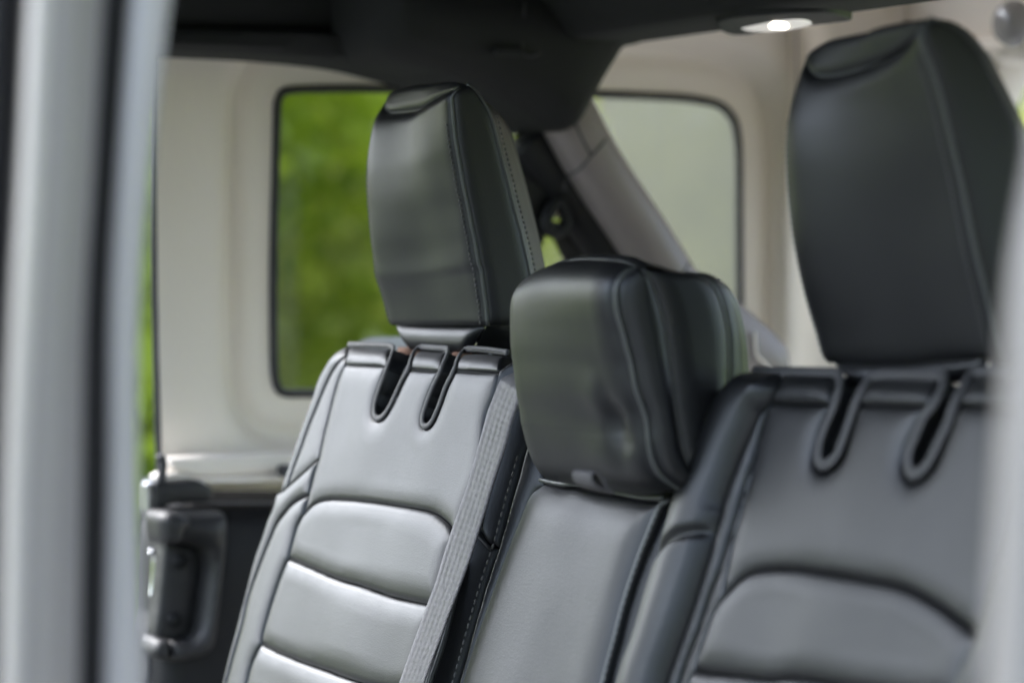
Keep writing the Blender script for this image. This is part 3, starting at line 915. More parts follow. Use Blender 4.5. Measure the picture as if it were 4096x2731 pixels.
nt.links.new(mr.outputs[0], cr.inputs[0])
nt.links.new(cr.outputs[2], b.inputs['Base Color'])

belt = thing('seat_belt', 'flat grey woven seat belt running diagonally down past the far seat', 'seat belt', (1.02, 1.9, CAMZ - .2))
BF = Face(SO, SA, SU, lambda a, u: 0 * a + .017)
eL = spline(BF.pts(T(C_, (1400, 700), (1330, 850), (1250, 990), (1180, 1150), (1110, 1330), (1040, 1568)) + T(D_, (740, 0), (670, 185), (600, 385), (540, 570), (480, 775), (410, 965), (350, 1150), (280, 1355), (210, 1568), (70, 2000))), n=220)
eR = spline(BF.pts(T(C_, (1560, 800), (1480, 1000), (1385, 1250), (1330, 1410), (1285, 1568)) + T(D_, (970, 0), (910, 190), (850, 370), (780, 580), (700, 800), (620, 1015), (560, 1190), (490, 1390), (430, 1568), (290, 2000))), n=220)
Vv, Ff, UVs = [], [], []
nw = 24
Lb = 0
for i in range(220):
    if i:
        Lb += np.linalg.norm((eL[i] + eR[i] - eL[i - 1] - eR[i - 1]) / 2)
    for j in range(nw):
        t = j / (nw - 1)
        q = eL[i] * (1 - t) + eR[i] * t
        nn = -.06 * max(0, 1 - i / 26) ** 1.3 + .017 + .0012 * math.sin(i * .03 + 1) + (.0006 if j in (1, nw - 2) else (-.0004 if j in (0, nw - 1) else 0)) + .003 * t
        Vv.append(BF.to3(q[0], q[1], np.array(nn)))
        UVs.append((t * .048, Lb))
for i in range(219):
    for j in range(nw - 1):
        Ff.append((i * nw + j, i * nw + j + 1, (i + 1) * nw + j + 1, (i + 1) * nw + j))
me = mesh(Vv, Ff)
ul = me.uv_layers.new(name='UVMap')
for lpi, l in enumerate(me.loops):
    ul.data[lpi].uv = UVs[l.vertex_index]
bo = obj('webbing', me, M_WEB, belt)
m_ = bo.modifiers.new('thick', 'SOLIDIFY')
m_.thickness = .0014
# ================================================================== HARDTOP AND CAR BODY
XV = np.array([1.0, 0, 0])
ZV = np.array([0, 0, 1.0])
YW = 2.60


def yface(Y, B=None):
    return Face((0, Y, CAMZ), XV, ZV, B)


def xz(Y, pix):
    f = yface(Y)
    return f.pts(pix)


R1, R4, K2, W_, XX = (0, 0), (0, 1331), (500, 1700), (1900, 100), (2100, 0)
win_px = TS(R1, 1.12, (1240, 470), (1230, 800), (1222, 1200), (1224, 1560)) + TS(R4, 1.12, (1230, 200), (1245, 250), (1280, 270), (1420, 270)) + [(2000, 1570), (2860, 1566), (2930, 1545), (2957, 1480), (2957, 1205), (2955, 893), (2953, 625), (2941, 509), (2919, 460), (2879, 424), (2816, 406), (2684, 390), (2365, 377), (1800, 362), (1400, 355), (1179, 360), (1134, 368), (1116, 384)]
FW = yface(YW)
win = spline(FW.pts(win_px + win_px[:1], -.026), step=.006)[:-1]


def wall_fn(a, u):
    P = np.stack([a, u], 1)
    d, _, ins = seg_dist(P, win)
    t = np.clip((d - .036) / .022, 0, 1)
    t = t * t * (3 - 2 * t)
    return -.026 * (1 - t) - .020 * np.exp(-((d - .050) / .011) ** 2) + .0006 * np.sin(a * 23) * np.sin(u * 17)


wall = bpy.data.objects.new('hardtop_wall', None)
COL.objects.link(wall)
wall['kind'] = 'structure'
wl = [(612, -300), (612, 300), (622, 1200), (640, 1960)]
wr = [(3215, 1960), (3215, 600), (3215, -300)]
wp = polygon(FW, [wl, [wl[-1], wr[0]], wr, [wr[-1], wl[0]]], step=.02)
pad('side_shell', FW, wp, .001, .004, M_CREAM, wall, h=.006, skirt=.002, holes=[win], fn=wall_fn, smooth=2, edge=0)
gl = pad('window_pane', FW, win, 0.0001, .004, M_TINT, wall, h=.006, skirt=0, n0=-.0285, smooth=0)
q = FW.to3(win[:, 0], win[:, 1], -.0245 + 0 * win[:, 0])
tube('window_seal', np.vstack([q, q[:2]]), .0046, M_RUBBER, wall, 8)
# ledge under the window
FLg = yface(2.555)
lg = polygon(FLg, [T(K2, (345, 268), (700, 246), (1330, 225), (2300, 205)), T(K2, (2300, 205), (2300, 375)), T(K2, (2300, 375), (1330, 385), (620, 412), (500, 388), (390, 365), (345, 350)), T(K2, (345, 350), (345, 268))], step=.004)
pad('ledge', FLg, lg, .006, .010, M_CREAM, wall, skirt=.03)
FLi = yface(2.545)
lip = polygon(FLi, [T(K2, (285, 412), (390, 372), (500, 392), (620, 418), (1290, 395), (2300, 380)), T(K2, (2300, 380), (2300, 440)), T(K2, (2300, 440), (1290, 458), (660, 474), (600, 455), (550, 437), (480, 438), (290, 452)), T(K2, (290, 452), (285, 412))], step=.004)
pad('lower_lip', FLi, lip, .004, .006, M_CREAM, wall, h=.002, skirt=.03)
tube('edge_seal', yline([(608, -300), (608, 300), (618, 1200), (634, 1800), (640, 1940)], 2.575), .0032, M_RUBBER, wall, 10)
tube('edge_seal', yline([(640, 1820), (652, 1850), (648, 1900), (640, 1930)], 2.53), .0045, M_RUBBER, wall, 10)  # added length of seal, hides the sunlit end of the ledge
box('clip', atY(500 + 1305 / 2, 1700 + 368 / 2, 2.54), (.014, .03, .012), M_RUBBER, wall, .002)
# corner post and roof behind
tube('corner_post', [[1.79, 2.58, CAMZ - .5], [1.79, 2.58, CAMZ + .5]], .07, M_CREAM, wall, 40, nrm=(1, 0, 0))
tube('corner_seam', [atY(3186, 80, 2.49), atY(3190, 700, 2.49)], .0012, M_BARPAD, wall, 6)

# rear wall with the tailgate opening
XR = 1.82
FRW = Face((XR, 0, CAMZ), SA, ZV)
rear = bpy.data.objects.new('hardtop_rear_wall', None)
COL.objects.link(rear)
rear['kind'] = 'structure'
zt = atX(3990, 252, XR)[2] - CAMZ
hole = np.array([(-2.40, -.30), (-2.40, zt - .05), (-2.35, zt), (-1.05, zt), (-1.0, zt - .05), (-1.0, -.30)])
rp = np.array([(-2.62, -.9), (-.88, -.9), (-.88, .50), (-2.62, .50)])
pad('rear_shell', FRW, rp, .002, .01, M_CREAM, rear, h=.008, skirt=.05, holes=[hole], smooth=2)
hd = polygon(FRW, [T(N__, (-800, 330), (1100, 296), (1600, 270)) + [(4400, 118)], [(4400, 118), (4400, 235)], [(4400, 235), (4000, 250), (3700, 262), (2912, 290)], [(2912, 290)] + T(N__, (-800, 330))], step=.01)
pad('header_beam', FRW, hd, .03, .012, M_CREAM, rear, h=.004, skirt=.05)
bc = atX(4060, 95, XR - .03)
bv, bf = tube_geo([bc, bc + np.array([-.004, 0, 0]), bc + np.array([-.014, 0, 0]), bc + np.array([-.017, 0, 0])], [.024, .024, .019, .010], 28)
obj('round_cap', mesh(bv, bf), M_WHITE, rear)
tube('roof_seam', [atX(3503, 53, XR - .012), atX(3548, 108, XR - .012)], .0015, M_BARPAD, rear, 6)
strut = thing('gas_strut', 'slanting grey tailgate strut against bright green grass at the upper right corner', 'gas strut', (XR + .05, 1.3, CAMZ))
s0, s1 = atX(4072, 190, XR + .05), atX(4000, 520, XR + .05)
s1 = s1 + (s1 - s0) * .6
tube('strut_cylinder', [s0, s0 * .45 + s1 * .55], .0115, M_STEEL, strut, 16)
tube('rod', [s0 * .45 + s1 * .55, s1], .0075, M_CHROME, strut, 12)

# roof
roof = bpy.data.objects.new('roof_panel', None)
COL.objects.link(roof)
roof['kind'] = 'structure'
box('front_lining', (.80, 1.75, CAMZ + .46), (1.1, 1.8, .05), M_HEADL, roof, .01)
box('rear_lining', (1.62, 1.75, CAMZ + .47), (.60, 1.8, .05), M_CREAM, roof, .01)
box('outer_skin', (1.08, 1.75, CAMZ + .52), (1.68, 1.84, .03), M_WHITE, roof, .01)
floor_ = box('car_floor', (.6, 1.75, .42), (3.0, 1.6, .08), M_BLACKP, None, .01, kind='structure')

# black lower side panel
low = bpy.data.objects.new('lower_side_panel', None)
COL.objects.link(low)
low['kind'] = 'structure'
FQ = yface(2.62)
lq = polygon(FQ, [T(K2, (240, 440), (2600, 440)), T(K2, (2600, 440), (2600, 2700)), T(K2, (2600, 2700), (150, 2700)), T(K2, (150, 2700), (240, 440))], step=.02)
pad('recess_panel', FQ, lq, .001, .01, M_BLACKP, low, h=.01, skirt=.04)
FQ2 = yface(2.56)
lq2 = polygon(FQ2, [T(K2, (560, 625), (800, 640), (1200, 640), (2600, 640)), T(K2, (2600, 640), (2600, 2700)), T(K2, (2600, 2700), (180, 2700)), T(K2, (180, 2700), (230, 1500), (290, 800), (560, 625))], step=.01)
pad('padded_panel', FQ2, lq2, .035, .05, M_BLACKP, low, h=.006, skirt=.05, smooth=20)

# door pillar trim with the pull handle
ph = thing('pillar_grab_handle', 'dark grey plastic pull handle on the door pillar, left of the far seat', 'grab handle', (1.0, 2.5, CAMZ - .3))
FH = yface(2.515)
hb = TS(R4, 1.12, (703, 812), (730, 790), (800, 788), (960, 790), (990, 805), (1004, 835), (1005, 900), (990, 1050), (975, 1200), (955, 1350), (935, 1410), (890, 1445), (790, 1465), (745, 1462))
hi_ = TS(R4, 1.12, (745, 1372), (820, 1375), (860, 1350), (885, 1290), (905, 1150), (915, 1040), (905, 990), (880, 962), (830, 948), (735, 942), (715, 880), (703, 812))
pad('handle_grip', FH, polygon(FH, [hb, [hb[-1], hi_[0]], hi_], step=.003), .026, .022, M_GREYP, ph, h=.002, skirt=.03, smooth=16)
hf = TS(R4, 1.12, (745, 1370), (692, 1368), (672, 1400), (668, 1435), (685, 1452), (745, 1462))
pad('handle_foot', FH, polygon(FH, [hf, [hf[-1], hf[0]]], step=.003), .020, .012, M_GREYP, ph, h=.002, skirt=.03)
hn = TS(R4, 1.12, (706, 815), (700, 850), (716, 935), (760, 948), (800, 940), (815, 885), (850, 850), (800, 800), (740, 795), (706, 815))
pad('handle_nose', yface(2.497), polygon(yface(2.497), [hn], step=.003), .022, .02, M_GREYP, ph, h=.002, skirt=.03, smooth=20)
FH2 = yface(2.53)
ip = TS(R4, 1.12, (735, 935), (850, 950), (885, 985), (892, 1040), (870, 1200), (855, 1300), (830, 1350), (790, 1372), (695, 1372), (712, 1180), (735, 935))
pad('handle_plate', FH2, polygon(FH2, [ip], step=.004), .006, .010, M_GREYP, ph, h=.002, skirt=.02)
for sx, sy in ((805, 1020), (780, 1285)):
    c = atY(sx / 1.12, 1331 + sy / 1.12, 2.521)
    v_, f_ = tube_geo([c, c + np.array([0, -.0015, 0]), c + np.array([0, -.003, 0])], [.0075, .007, .003], 16, nrm=(0, 0, 1))
    obj('screw', mesh(v_, f_), M_BLACKP, ph)
lt = thing('latch_bracket', 'black flat bracket above the pull handle, under the cream ledge', 'bracket', (.98, 2.53, CAMZ - .2))
FT = yface(2.53)
la = TS(R4, 1.12, (682, 672), (720, 664), (800, 660), (858, 655), (880, 657), (905, 668), (945, 690))
lb = TS(R4, 1.12, (945, 690), (945, 750), (860, 758), (790, 764), (745, 775), (712, 800), (690, 832), (680, 832))
pad('bracket_plate', FT, polygon(FT, [la, lb, [lb[-1], la[0]]], step=.003), .006, .008, M_GREYP, lt, h=.002, skirt=.03)
pad('edge_flange', FT, polygon(FT, [TS(R4, 1.12, (655, 678), (690, 668)), TS(R4, 1.12, (690, 668), (682, 835)), TS(R4, 1.12, (682, 835), (655, 800)), TS(R4, 1.12, (655, 800), (655, 678))], step=.003), .004, .006, M_STEEL, lt, h=.0015, skirt=.02, n0=-.003)
ds = thing('door_latch_striker', 'small bright metal striker on the edge of the far door opening', 'striker', (.96, 2.56, CAMZ - .3))
tube('striker_loop', yline(TS(R4, 1.12, (668, 990), (688, 985), (692, 1060), (680, 1160), (668, 1170)), 2.56), .0035, M_CHROME, ds, 10)
tube('striker_catch', yline(TS(R4, 1.12, (690, 845), (705, 865), (716, 900)), 2.54), .004, M_CHROME, ds, 10)
FS = yface(2.57)
seal = polygon(FS, [TS(R4, 1.12, (735, 930), (722, 1180), (690, 1400), (670, 1700)), TS(R4, 1.12, (670, 1700), (625, 1700)), TS(R4, 1.12, (625, 1700), (645, 1400), (672, 1250), (700, 1000), (712, 930)), TS(R4, 1.12, (712, 930), (735, 930))], step=.004)
sl = pad('door_seal', FS, seal, .01, .008, M_RUBBER, None, h=.002, skirt=.04)
sl['kind'] = 'structure'

# ---- far roof rail
rail = thing('roof_rail', 'black padded roof rail along the top edge, over the far door and window', 'roof rail', (.6, 2.45, CAMZ + .3))
FRl = yface(2.44)
rb = [(-5200, 190), (-2000, 196), (400, 202), (687, 205), (893, 213), (1071, 222), (1250, 236), (1400, 253), (1520, 275), (1615, 300), (1745, 331), (1900, 355), (2150, 420)]
pad('rail_padding', FRl, polygon(FRl, [rb, [(2150, 420), (2150, 60)], [(2150, 60), (1400, 125), (687, 114), (-5200, 100)], [(-5200, 100), (-5200, 190)]], step=.01), .022, .02, M_HEADL, rail, h=.006, skirt=.08)
FRu = yface(2.46)
pad('upper_padding', FRu, polygon(FRu, [[(-5200, 112), (700, 122), (2150, 90)], [(2150, 90), (2150, -700)], [(2150, -700), (-5200, -700)], [(-5200, -700), (-5200, 112)]], step=.02), .02, .03, M_HEADL, rail, h=.01, skirt=.08)

bpil = box('door_pillar', (.08, 2.52, CAMZ - .1), (.48, .10, 1.0), M_HEADL, None, .02, kind='structure')  # unseen far pillar, width set to darken reflections in the near headrest

# ---- overhead speaker bar across the car
bar = thing('overhead_speaker_bar', 'black overhead bar with a small lamp, crossing above the seats', 'speaker bar', (1.3, 1.8, CAMZ + .3))
YJ = 2.40
pB = atY(2474, 189, YJ)
pC = atY(2084, 186, YJ)
pD = pC + np.array([-.055, 0, .10])
sec = [pB + np.array([.02, 0, .14]), pB + np.array([.012, 0, .03]), pB + np.array([.0, 0, .006]), pB + np.array([-.012, 0, 0]), pC + np.array([.02, 0, 0]), pC + np.array([0, 0, .003]), pC + np.array([-.008, 0, .012]), pD, pD + np.array([-.03, 0, .10])]
sec = spline(sec, n=60)
ys = np.linspace(2.42, .94, 80)
Vv = [[p[0], y, p[2]] for y in ys for p in sec]
ns = len(sec)
Ff = [(i * ns + j, (i + 1) * ns + j, (i + 1) * ns + j + 1, i * ns + j + 1) for i in range(79) for j in range(ns - 1)]
obj('bar_cover', mesh(Vv, Ff), M_HEADL, bar)
FJ = yface(2.36)
jo = T(W_, (1300, 150), (1165, 180), (1120, 212), (1060, 310), (1000, 405), (930, 530), (880, 622), (825, 725), (785, 785), (730, 838), (650, 856), (570, 835), (470, 765), (300, 650), (150, 570), (0, 490)) + [(1750, 290)]
pad('joint_cover', FJ, polygon(FJ, [jo, [jo[-1], (1560, 240), (1480, 150), (1470, -100)], [(1470, -100), (2700, -100)], [(2700, -100), (2620, 80), jo[0]]], step=.005), .055, .06, M_HEADL, bar, h=.004, skirt=.08, smooth=25)
tube('cover_seam', yline(T(XX, (0, 0)) + TS(XX, 2.352, (0, 520), (400, 380)), YJ - .09)[1:], .0012, M_RUBBER, bar, 6)
cl_ = atY(1900 + 270 / 2, 100 + 215 / 2, 2.31)
box('coat_hook', cl_, (.03, .012, .008), M_HEADL, bar, .003)
# dome lamp under the bar
tl = math.radians(42)
FD = Face(np.array([0, 0, min(pB[2], pC[2]) - .002]), SA, np.array([-1.0, 0, 0]))
bz = TS(R3, 1.12, (188, 95), (192, 120), (215, 140), (260, 152), (330, 150), (500, 127), (640, 107), (760, 92), (790, 80), (700, 55), (560, 50), (400, 60), (260, 75), (188, 95))
pad('lamp_bezel', FD, polygon(FD, [bz], step=.003), .002, .006, M_BLACKP, bar, h=.002, skirt=.01)
le = TS(R3, 1.12, (295, 117), (330, 127), (400, 131), (470, 126), (540, 117), (612, 98), (590, 80), (530, 76), (440, 86), (350, 104), (295, 117))
M_LENS, nt_, b_ = mat_new('clear_ribbed_lens', (.75, .75, .74), .15, .6)
b2_ = M_LENS.node_tree.nodes['Principled BSDF']
b2_.inputs['Emission Color'].default_value = (1, .97, .93, 1)
b2_.inputs['Emission Strength'].default_value = .08
pad('lamp_lens', FD, polygon(FD, [le], step=.002), .001, .004, M_LENS, bar, h=.0015, skirt=.004, n0=.0022)
M_BULB, nt_, b_ = mat_new('lit_bulb', (1, .9, .75), .3)
b_.inputs['Emission Color'].default_value = (1, .9, .76, 1)
b_.inputs['Emission Strength'].default_value = 1.2
bl = TS(R3, 1.12, (420, 100), (430, 111), (490, 113), (510, 103), (495, 86), (440, 86), (420, 100))
pad('bulb', FD, polygon(FD, [bl], step=.002), .0008, .002, M_BULB, bar, h=.001, skirt=.002, n0=.0034)

# ---- sport bar leg behind the seats
leg = thing('roll_bar', 'grey vinyl covered roll bar slanting down behind the seats in front of the window', 'roll bar', (1.4, 2.36, CAMZ))
YB = 2.375
gR = [(2250, 250), (2340, 405), (2430, 555), (2550, 735), (2615, 815), (2700, 945), (2790, 1090), (2880, 1235), (3000, 1440)]
gL = [(2080, 330), (2185, 500), (2262, 665), (2315, 765), (2352, 835), (2440, 965), (2530, 1110), (2620, 1260), (2740, 1460)]
gc = yline([((a[0] + b[0]) / 2, (a[1] + b[1]) / 2) for a, b in zip(gR, gL)], YB)
tube('bar_cover', gc, .0275, M_BARPAD, leg, 48, flat=1.15, nrm=(0, 1, 0))
bk = yline([(2090, 560), (2170, 660), (2290, 800), (2340, 870), (2470, 1060), (2620, 1290)], YB + .03)
tube('bar_underside', bk, .0225, M_BLACKP, leg, 28, nrm=(0, 1, 0))
for ln in (T(W_, (1058, 905), (1000, 965), (935, 1045)), T(W_, (935, 1045), (900, 1130), (860, 1230), (835, 1310)), T(W_, (800, 775), (850, 880), (900, 980), (935, 1045)), T(V_, (1128, 700), (1095, 740), (1055, 790))):
    L3 = yline(ln, YB - .030)
    # press the seam line on to the round cover
    out3 = []
    for p in L3:
        k = np.argmin(np.linalg.norm(gc[:, [0, 2]] - p[[0, 2]], axis=1))
        d = p - gc[k]
        rr = math.hypot(d[0], d[2])
        dy = math.sqrt(max(.0275 ** 2 - rr ** 2, 0)) * 1.15
        out3.append([p[0], gc[k][1] - dy, p[2]])
    tube('cover_seam', spline(out3, n=20), .0011, M_RUBBER, leg, 6)
FB_ = yface(2.34)
bt = [(2870, 1150), (2925, 1195), (2984, 1238), (3060, 1305), (3118, 1365), (3142, 1420), (3150, 1540)]
pad('bar_boot', FB_, polygon(FB_, [bt, [(3150, 1540), (2780, 1560)], [(2780, 1560), (2760, 1250), (2870, 1150)]], step=.003), .022, .028, M_BARPAD, leg, h=.0022, skirt=.05, smooth=20)
tube('boot_seam', yline(T(E_, (835, -150), (850, 30), (900, 90), (945, 140), (975, 175)), 2.316), .0016, M_CREAM, leg, 6)

# ---- belt reel and its strap hanging on the bar
reel = thing('belt_guide', 'black seat belt guide hanging from the roll bar behind the far headrest', 'belt guide', (1.3, 2.40, CAMZ + .1))
FG = yface(2.41)
rg = [(2020, 660), (2075, 661), (2115, 666), (2142, 655), (2180, 700), (2222, 760), (2250, 790), (2246, 802), (2215, 830), (2200, 850), (2190, 900), (2160, 985), (2110, 1050), (2000, 1000)]
pad('guide_housing', FG, polygon(FG, [rg, [rg[-1], rg[0]]], step=.003), .014, .014, M_BLACKP, reel, h=.002, skirt=.03)
rgl = yline([(2205, 838), (2240, 800), (2256, 840), (2268, 880), (2255, 915), (2225, 930), (2195, 920), (2188, 880), (2205, 838)], 2.385)
tube('guide_ring', rgl, .0060, M_BLACKP, reel, 12)
tube('slot_highlight', yline([(2212, 868), (2225, 842)], 2.39), .003, M_CREAM, reel, 8)  # cream sliver drawn for the small highlight in the guide slot
FG2 = yface(2.43)
strap = thing('seat_belt', 'black seat belt strap hanging behind the far headrest towards the centre headrest', 'seat belt', (1.4, 2.43, CAMZ))
pad('webbing', FG2, polygon(FG2, [[(2180, 880), (2260, 890)], [(2260, 890), (2345, 1045), (2500, 1320)], [(2500, 1320), (2415, 1330)], [(2415, 1330), (2265, 1060), (2180, 880)]], step=.004), .0008, .002, M_BIND, strap, h=.002, skirt=.0015)

# ================================================================== NEAR SIDE FRAMES (out of focus)
nf = thing('door_frame', 'white painted door edge with dark rubber seals, blurred along the left edge of the picture', 'door frame', (.40, .92, CAMZ))


def strip(name, left, right, Y, depth, mat, parent, bow=0.0, seg=14):
    """upright curved member; left/right: picture edges as (y, x) points, on the plane Y"""
    k = 4096 / 2352
    ys = np.linspace(-500, 3300, 40)
    le, ri = [spline([(-300, q[0][1] * 2 - q[1][1])] + q + [(1900, q[-1][1] + (q[-1][1] - q[-2][1]) * .7)], n=200) for q in (left, right)]
    Vv, Ff = [], []
    for y in ys:
        l = atY(np.interp(y, le[:, 0] * k, le[:, 1] * k), y, Y)
        r = atY(np.interp(y, ri[:, 0] * k, ri[:, 1] * k), y, Y)
        vd = (l + r) / 2 * np.array([1, 1, 0])
        vd /= np.linalg.norm(vd)
        for j in range(seg + 1):
            q = j / seg
            Vv.append(l * (1 - q) + r * q - vd * bow * math.sin(math.pi * q) ** .7)
        Vv += [r + vd * depth, l + vd * depth]
    n = seg + 3
    for i in range(len(ys) - 1):
        for j in range(n):
            Ff.append((i * n + j, i * n + (j + 1) % n, (i + 1) * n + (j + 1) % n, (i + 1) * n + j))
    o = obj(name, mesh(Vv, Ff), mat, parent)
    m = o.modifiers.new('e', 'EDGE_SPLIT')
    m.split_angle = math.radians(40)
    return o


yy_ = (0, 400, 718, 1100, 1568)
e_fr = list(zip(yy_, (392, 347, 322, 318, 330)))
e_fl = list(zip(yy_, (296, 268, 251, 248, 238)))
e_gl = list(zip(yy_, (236, 213, 194, 187, 180)))
e_pl = list(zip(yy_, (30, 10, -8, -20, -26)))
strip('painted_flange', e_fl, e_fr, 1.18, .02, M_WHITE, nf, .004)
strip('rubber_seal', [(y, x - 4) for y, x in e_gl], [(y, x + 4) for y, x in e_fl], 1.21, .03, M_RUBBER, nf, .004)
strip('painted_pillar', e_pl, e_gl, 1.17, .04, M_SILVER, nf, .035, 24)
strip('highlight_strip', [(0, 62), (400, 42), (718, 24), (1100, 8), (1568, 0)], [(0, 126), (400, 108), (718, 90), (1100, 72), (1568, 60)], 1.125, .01, M_HILITE, nf, .012, 20)  # bright strip standing in for the highlight on the glossy pillar
strip('outer_seal', [(y, x - 110) for y, x in e_pl], [(y, x + 4) for y, x in e_pl], 1.15, .05, M_RUBBER, nf, .012)
nr_ = thing('door_frame', 'white painted door pillar, blurred along the right edge of the picture', 'door frame', (.55, .72, CAMZ))
e_r = [(0, 2392), (330, 2372), (700, 2318), (1568, 2262)]
strip('painted_pillar', e_r, [(y, 2720) for y, x in e_r], .72, .004, M_SILVER, nr_, .03, 24)
# near side wall of the hardtop behind that pillar, with its own side window
nw_ = bpy.data.objects.new('hardtop_wall', None)
COL.objects.link(nw_)
nw_['kind'] = 'structure'
FN_ = yface(.93)
npoly = np.array([(.80, -.95), (1.82, -.95), (1.82, .5), (.80, .5)])
nh = np.array([(.95, -.12), (1.62, -.12), (1.66, -.08), (1.66, .14), (1.60, .18), (.97, .18), (.93, .14), (.93, -.08)])
pad('side_shell', FN_, npoly, .002, .01, M_CREAM, nw_, h=.01, skirt=.03, holes=[nh], smooth=2)
pad('window_pane', FN_, nh, .0001, .004, M_TINT, nw_, h=.01, skirt=0, n0=-.01, smooth=0)
box('near_roof_rail', (-.1, .93, CAMZ + .38), (1.9, .08, .14), M_WHITE, roof, .02)

# ================================================================== OUTSIDE
def grass_mat():
    m, nt, b = mat_new('mown_grass', (.16, .28, .04), .8, .2)
    tc = nt.nodes.new('ShaderNodeTexCoord')
    n1 = nt.nodes.new('ShaderNodeTexNoise')
    n1.inputs['Scale'].default_value = .35
    n1.inputs['Detail'].default_value = 6
    cr = nt.nodes.new('ShaderNodeValToRGB')
    cr.color_ramp.elements[0].position = .38
    cr.color_ramp.elements[0].color = (.10, .17, .035, 1)
    cr.color_ramp.elements[1].position = .62
    cr.color_ramp.elements[1].color = (.24, .38, .06, 1)
    nt.links.new(tc.outputs['Object'], n1.inputs['Vector'])
    nt.links.new(n1.outputs[0], cr.inputs[0])
    nt.links.new(cr.outputs[0], b.inputs['Base Color'])
    add_bump(nt, b, [('noise', 30, .5)], .05)
    return m


gx = np.linspace(-150, 150, 61)
Vv = [[x, y, .25 * noise.noise(Vector((x * .05, y * .05, 0))) * min(1, max(0, (math.hypot(x, y) - 6) / 10))] for y in gx for x in gx]
Ff = [(j * 61 + i, j * 61 + i + 1, (j + 1) * 61 + i + 1, (j + 1) * 61 + i) for j in range(60) for i in range(60)]
obj('ground', mesh(Vv, Ff), grass_mat(), None, kind='structure')


M_HAZE, nt_, b_ = mat_new('pale_window_haze', (.095, .095, .065), .9, .1)  # pale colour stands for the reflected haze in the window glass
add_bump(nt_, b_, [('noise', 6, .6)], .1)
Vb, Fb = [], []
for i in range(30):
    for j in range(30):
        r_, t_ = 12 + 70 * i / 29, .44 + .40 * j / 29
        zz = .02 + 9.0 * (i / 29) ** 1.1 * (math.sin(math.pi * j / 29) ** .35 if j not in (0, 29) else 0) + .5 * noise.noise(Vector((i * .4, j * .4, 2))) * i / 29
        Vb.append([r_ * math.sin(t_), r_ * math.cos(t_), zz])
for i in range(29):
    for j in range(29):
        Fb.append((i * 30 + j, i * 30 + j + 1, (i + 1) * 30 + j + 1, (i + 1) * 30 + j))
obj('haze_backdrop', mesh(Vb, Fb), M_HAZE, None, kind='structure')  # made-up slope, puts the glass haze behind the right of the window
M_CONC, nt_, b_ = mat_new('pale_concrete', (.28, .27, .26), .85)
add_bump(nt_, b_, [('noise', 40, .3)], .01)
dv = [[x * r_, y * r_, .02] for r_ in (1,) for x, y in ((-6, -9), (9, -9), (9, 3.0), (-6, 3.0))]
M_ASPH, nt_, b_ = mat_new('dark_asphalt', (.085, .085, .08), .85)
add_bump(nt_, b_, [('noise', 60, .4)], .01)
obj('added_asphalt_lane', mesh([[-9, 3.05, .03], [5, 3.05, .03], [3, 9.5, .03], [-9, 9.5, .03]], [(0, 1, 2, 3)]), M_ASPH, None, kind='structure')  # unseen dark ground, added so the headrests reflect less green
obj('added_driveway', mesh([[v[0], v[1], .02] for v in dv], [(0, 1, 2, 3)]), M_CONC, None, kind='structure')  # unseen paving, added to keep the light bounced inside neutral


def leaf_mat(name, c0, c1):
    m, nt, b = mat_new(name, c0, .5, .3)
    tc = nt.nodes.new('ShaderNodeTexCoord')
    n1 = nt.nodes.new('ShaderNodeTexNoise')
    n1.inputs['Scale'].default_value = 1.6
    cr = nt.nodes.new('ShaderNodeValToRGB')
    cr.color_ramp.elements[0].position = .40
    cr.color_ramp.elements[0].color = (*c0, 1)
    cr.color_ramp.elements[1].position = .60
    cr.color_ramp.elements[1].color = (*c1, 1)
    nt.links.new(tc.outputs['Object'], n1.inputs['Vector'])
    nt.links.new(n1.outputs[0], cr.inputs[0])
    nt.links.new(cr.outputs[0], b.inputs['Base Color'])
    tr = nt.nodes.new('ShaderNodeBsdfTranslucent')
    nt.links.new(cr.outputs[0], tr.inputs[0])
    mx = nt.nodes.new('ShaderNodeMixShader')
    mx.inputs[0].default_value = .5
    out = nt.nodes['Material Output']
    nt.links.new(b.outputs[0], mx.inputs[1])
    nt.links.new(tr.outputs[0], mx.inputs[2])
    nt.links.new(mx.outputs[0], out.inputs[0])
    return m


M_LEAF = leaf_mat('spring_leaves', (.27, .31, .06), (.60, .64, .12))
M_LEAF2 = leaf_mat('darker_leaves', (.18, .26, .02), (.45, .56, .04))
M_BARK, nt_, b_ = mat_new('bark', (.10, .075, .05), .9)


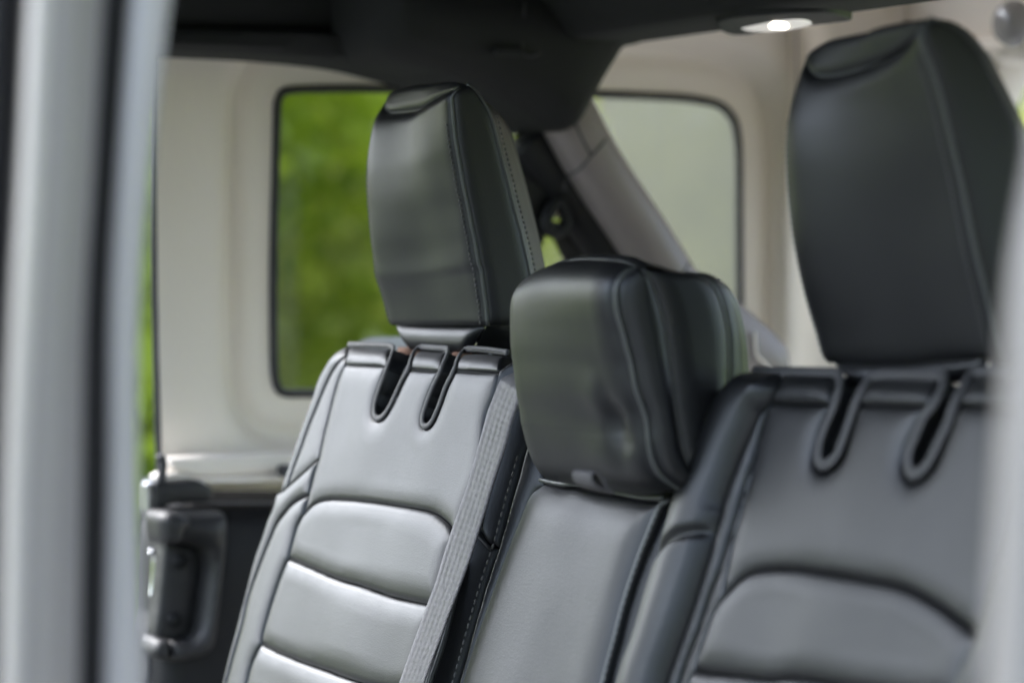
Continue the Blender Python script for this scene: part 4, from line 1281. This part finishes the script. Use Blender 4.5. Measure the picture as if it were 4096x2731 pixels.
def crown_mesh(seed, n=15000):
    r = np.random.default_rng(seed)
    nc = 60
    cc = r.normal(size=(nc, 3))
    cc /= np.linalg.norm(cc, axis=1)[:, None]
    cc *= (r.random(nc) ** .45)[:, None] * np.array([1.35, 1.35, 1.0])
    cc[:, 2] += .15
    cr = r.uniform(.22, .42, nc)
    k = r.integers(0, nc, n)
    d = r.normal(size=(n, 3))
    d /= np.linalg.norm(d, axis=1)[:, None]
    P = cc[k] + d * (cr[k] * r.uniform(.6, 1.05, n))[:, None]
    s = r.uniform(.03, .06, n)
    u = r.normal(size=(n, 3))
    u /= np.linalg.norm(u, axis=1)[:, None]
    v = np.cross(u, r.normal(size=(n, 3)))
    v /= np.linalg.norm(v, axis=1)[:, None]
    V = np.stack([P - u * s[:, None], P + v * s[:, None] * .5, P + u * s[:, None], P - v * s[:, None] * .5], 1).reshape(-1, 3)
    F = np.arange(4 * n).reshape(-1, 4)
    return mesh(V, F)


crowns = [crown_mesh(s) for s in (1, 2, 3)]
tv, tf = tube_geo([[0, 0, 0], [.05, .02, .5], [-.02, .05, 1.0], [.03, 0, 1.5]], [.10, .08, .06, .03], 10)
trunk_me = mesh(tv, tf)
for m in crowns:
    m.materials.append(M_LEAF)
trunk_me.materials.append(M_BARK)
places = []
for k in range(26):
    an = 2 * math.pi * k / 26
    rr = 11 + 2.5 * math.sin(k * 2.3)
    xx_, yy_ = .9 + rr * math.sin(an), 1.7 + rr * math.cos(an)
    if yy_ > 0 and (.30 < xx_ / yy_ < .95) or (xx_ > 10 and abs(yy_ - 1.5) < 4):
        continue
    places.append((.9 + rr * math.sin(an), 1.7 + rr * math.cos(an), 1.15 + .15 * math.sin(k * 1.7), False))
for x, y in ((3.1, 9.5), (2.0, 8.4), (3.5, 12.0), (1.4, 10.5), (10.4, 10.8), (9.9, 9.2), (3.7, 14.5), (2.2, 12.5), (4.7, 17.5), (6.5, 16.5)):
    places.append((x, y, 1.45, True))
for k, (x, y, s, vis) in enumerate(places):
    t = thing('garden_shrub', 'bright green leafy shrub growing on the grass beyond the parked car', 'shrub', (x, y, 0), 'shrubs around the parked car')
    for nm, me_ in (('trunk', trunk_me), ('crown', crowns[k % 3])):
        o = bpy.data.objects.new(nm, me_)
        COL.objects.link(o)
        o.parent = t
        if nm == 'crown':
            o.location = (0, 0, s * 1.05)
            o.scale = (s, s, s)
            o.rotation_euler = (0, 0, k * 1.3)
            if k % 4 == 2:
                o.material_slots[0].link = 'OBJECT'
                o.material_slots[0].material = M_LEAF2
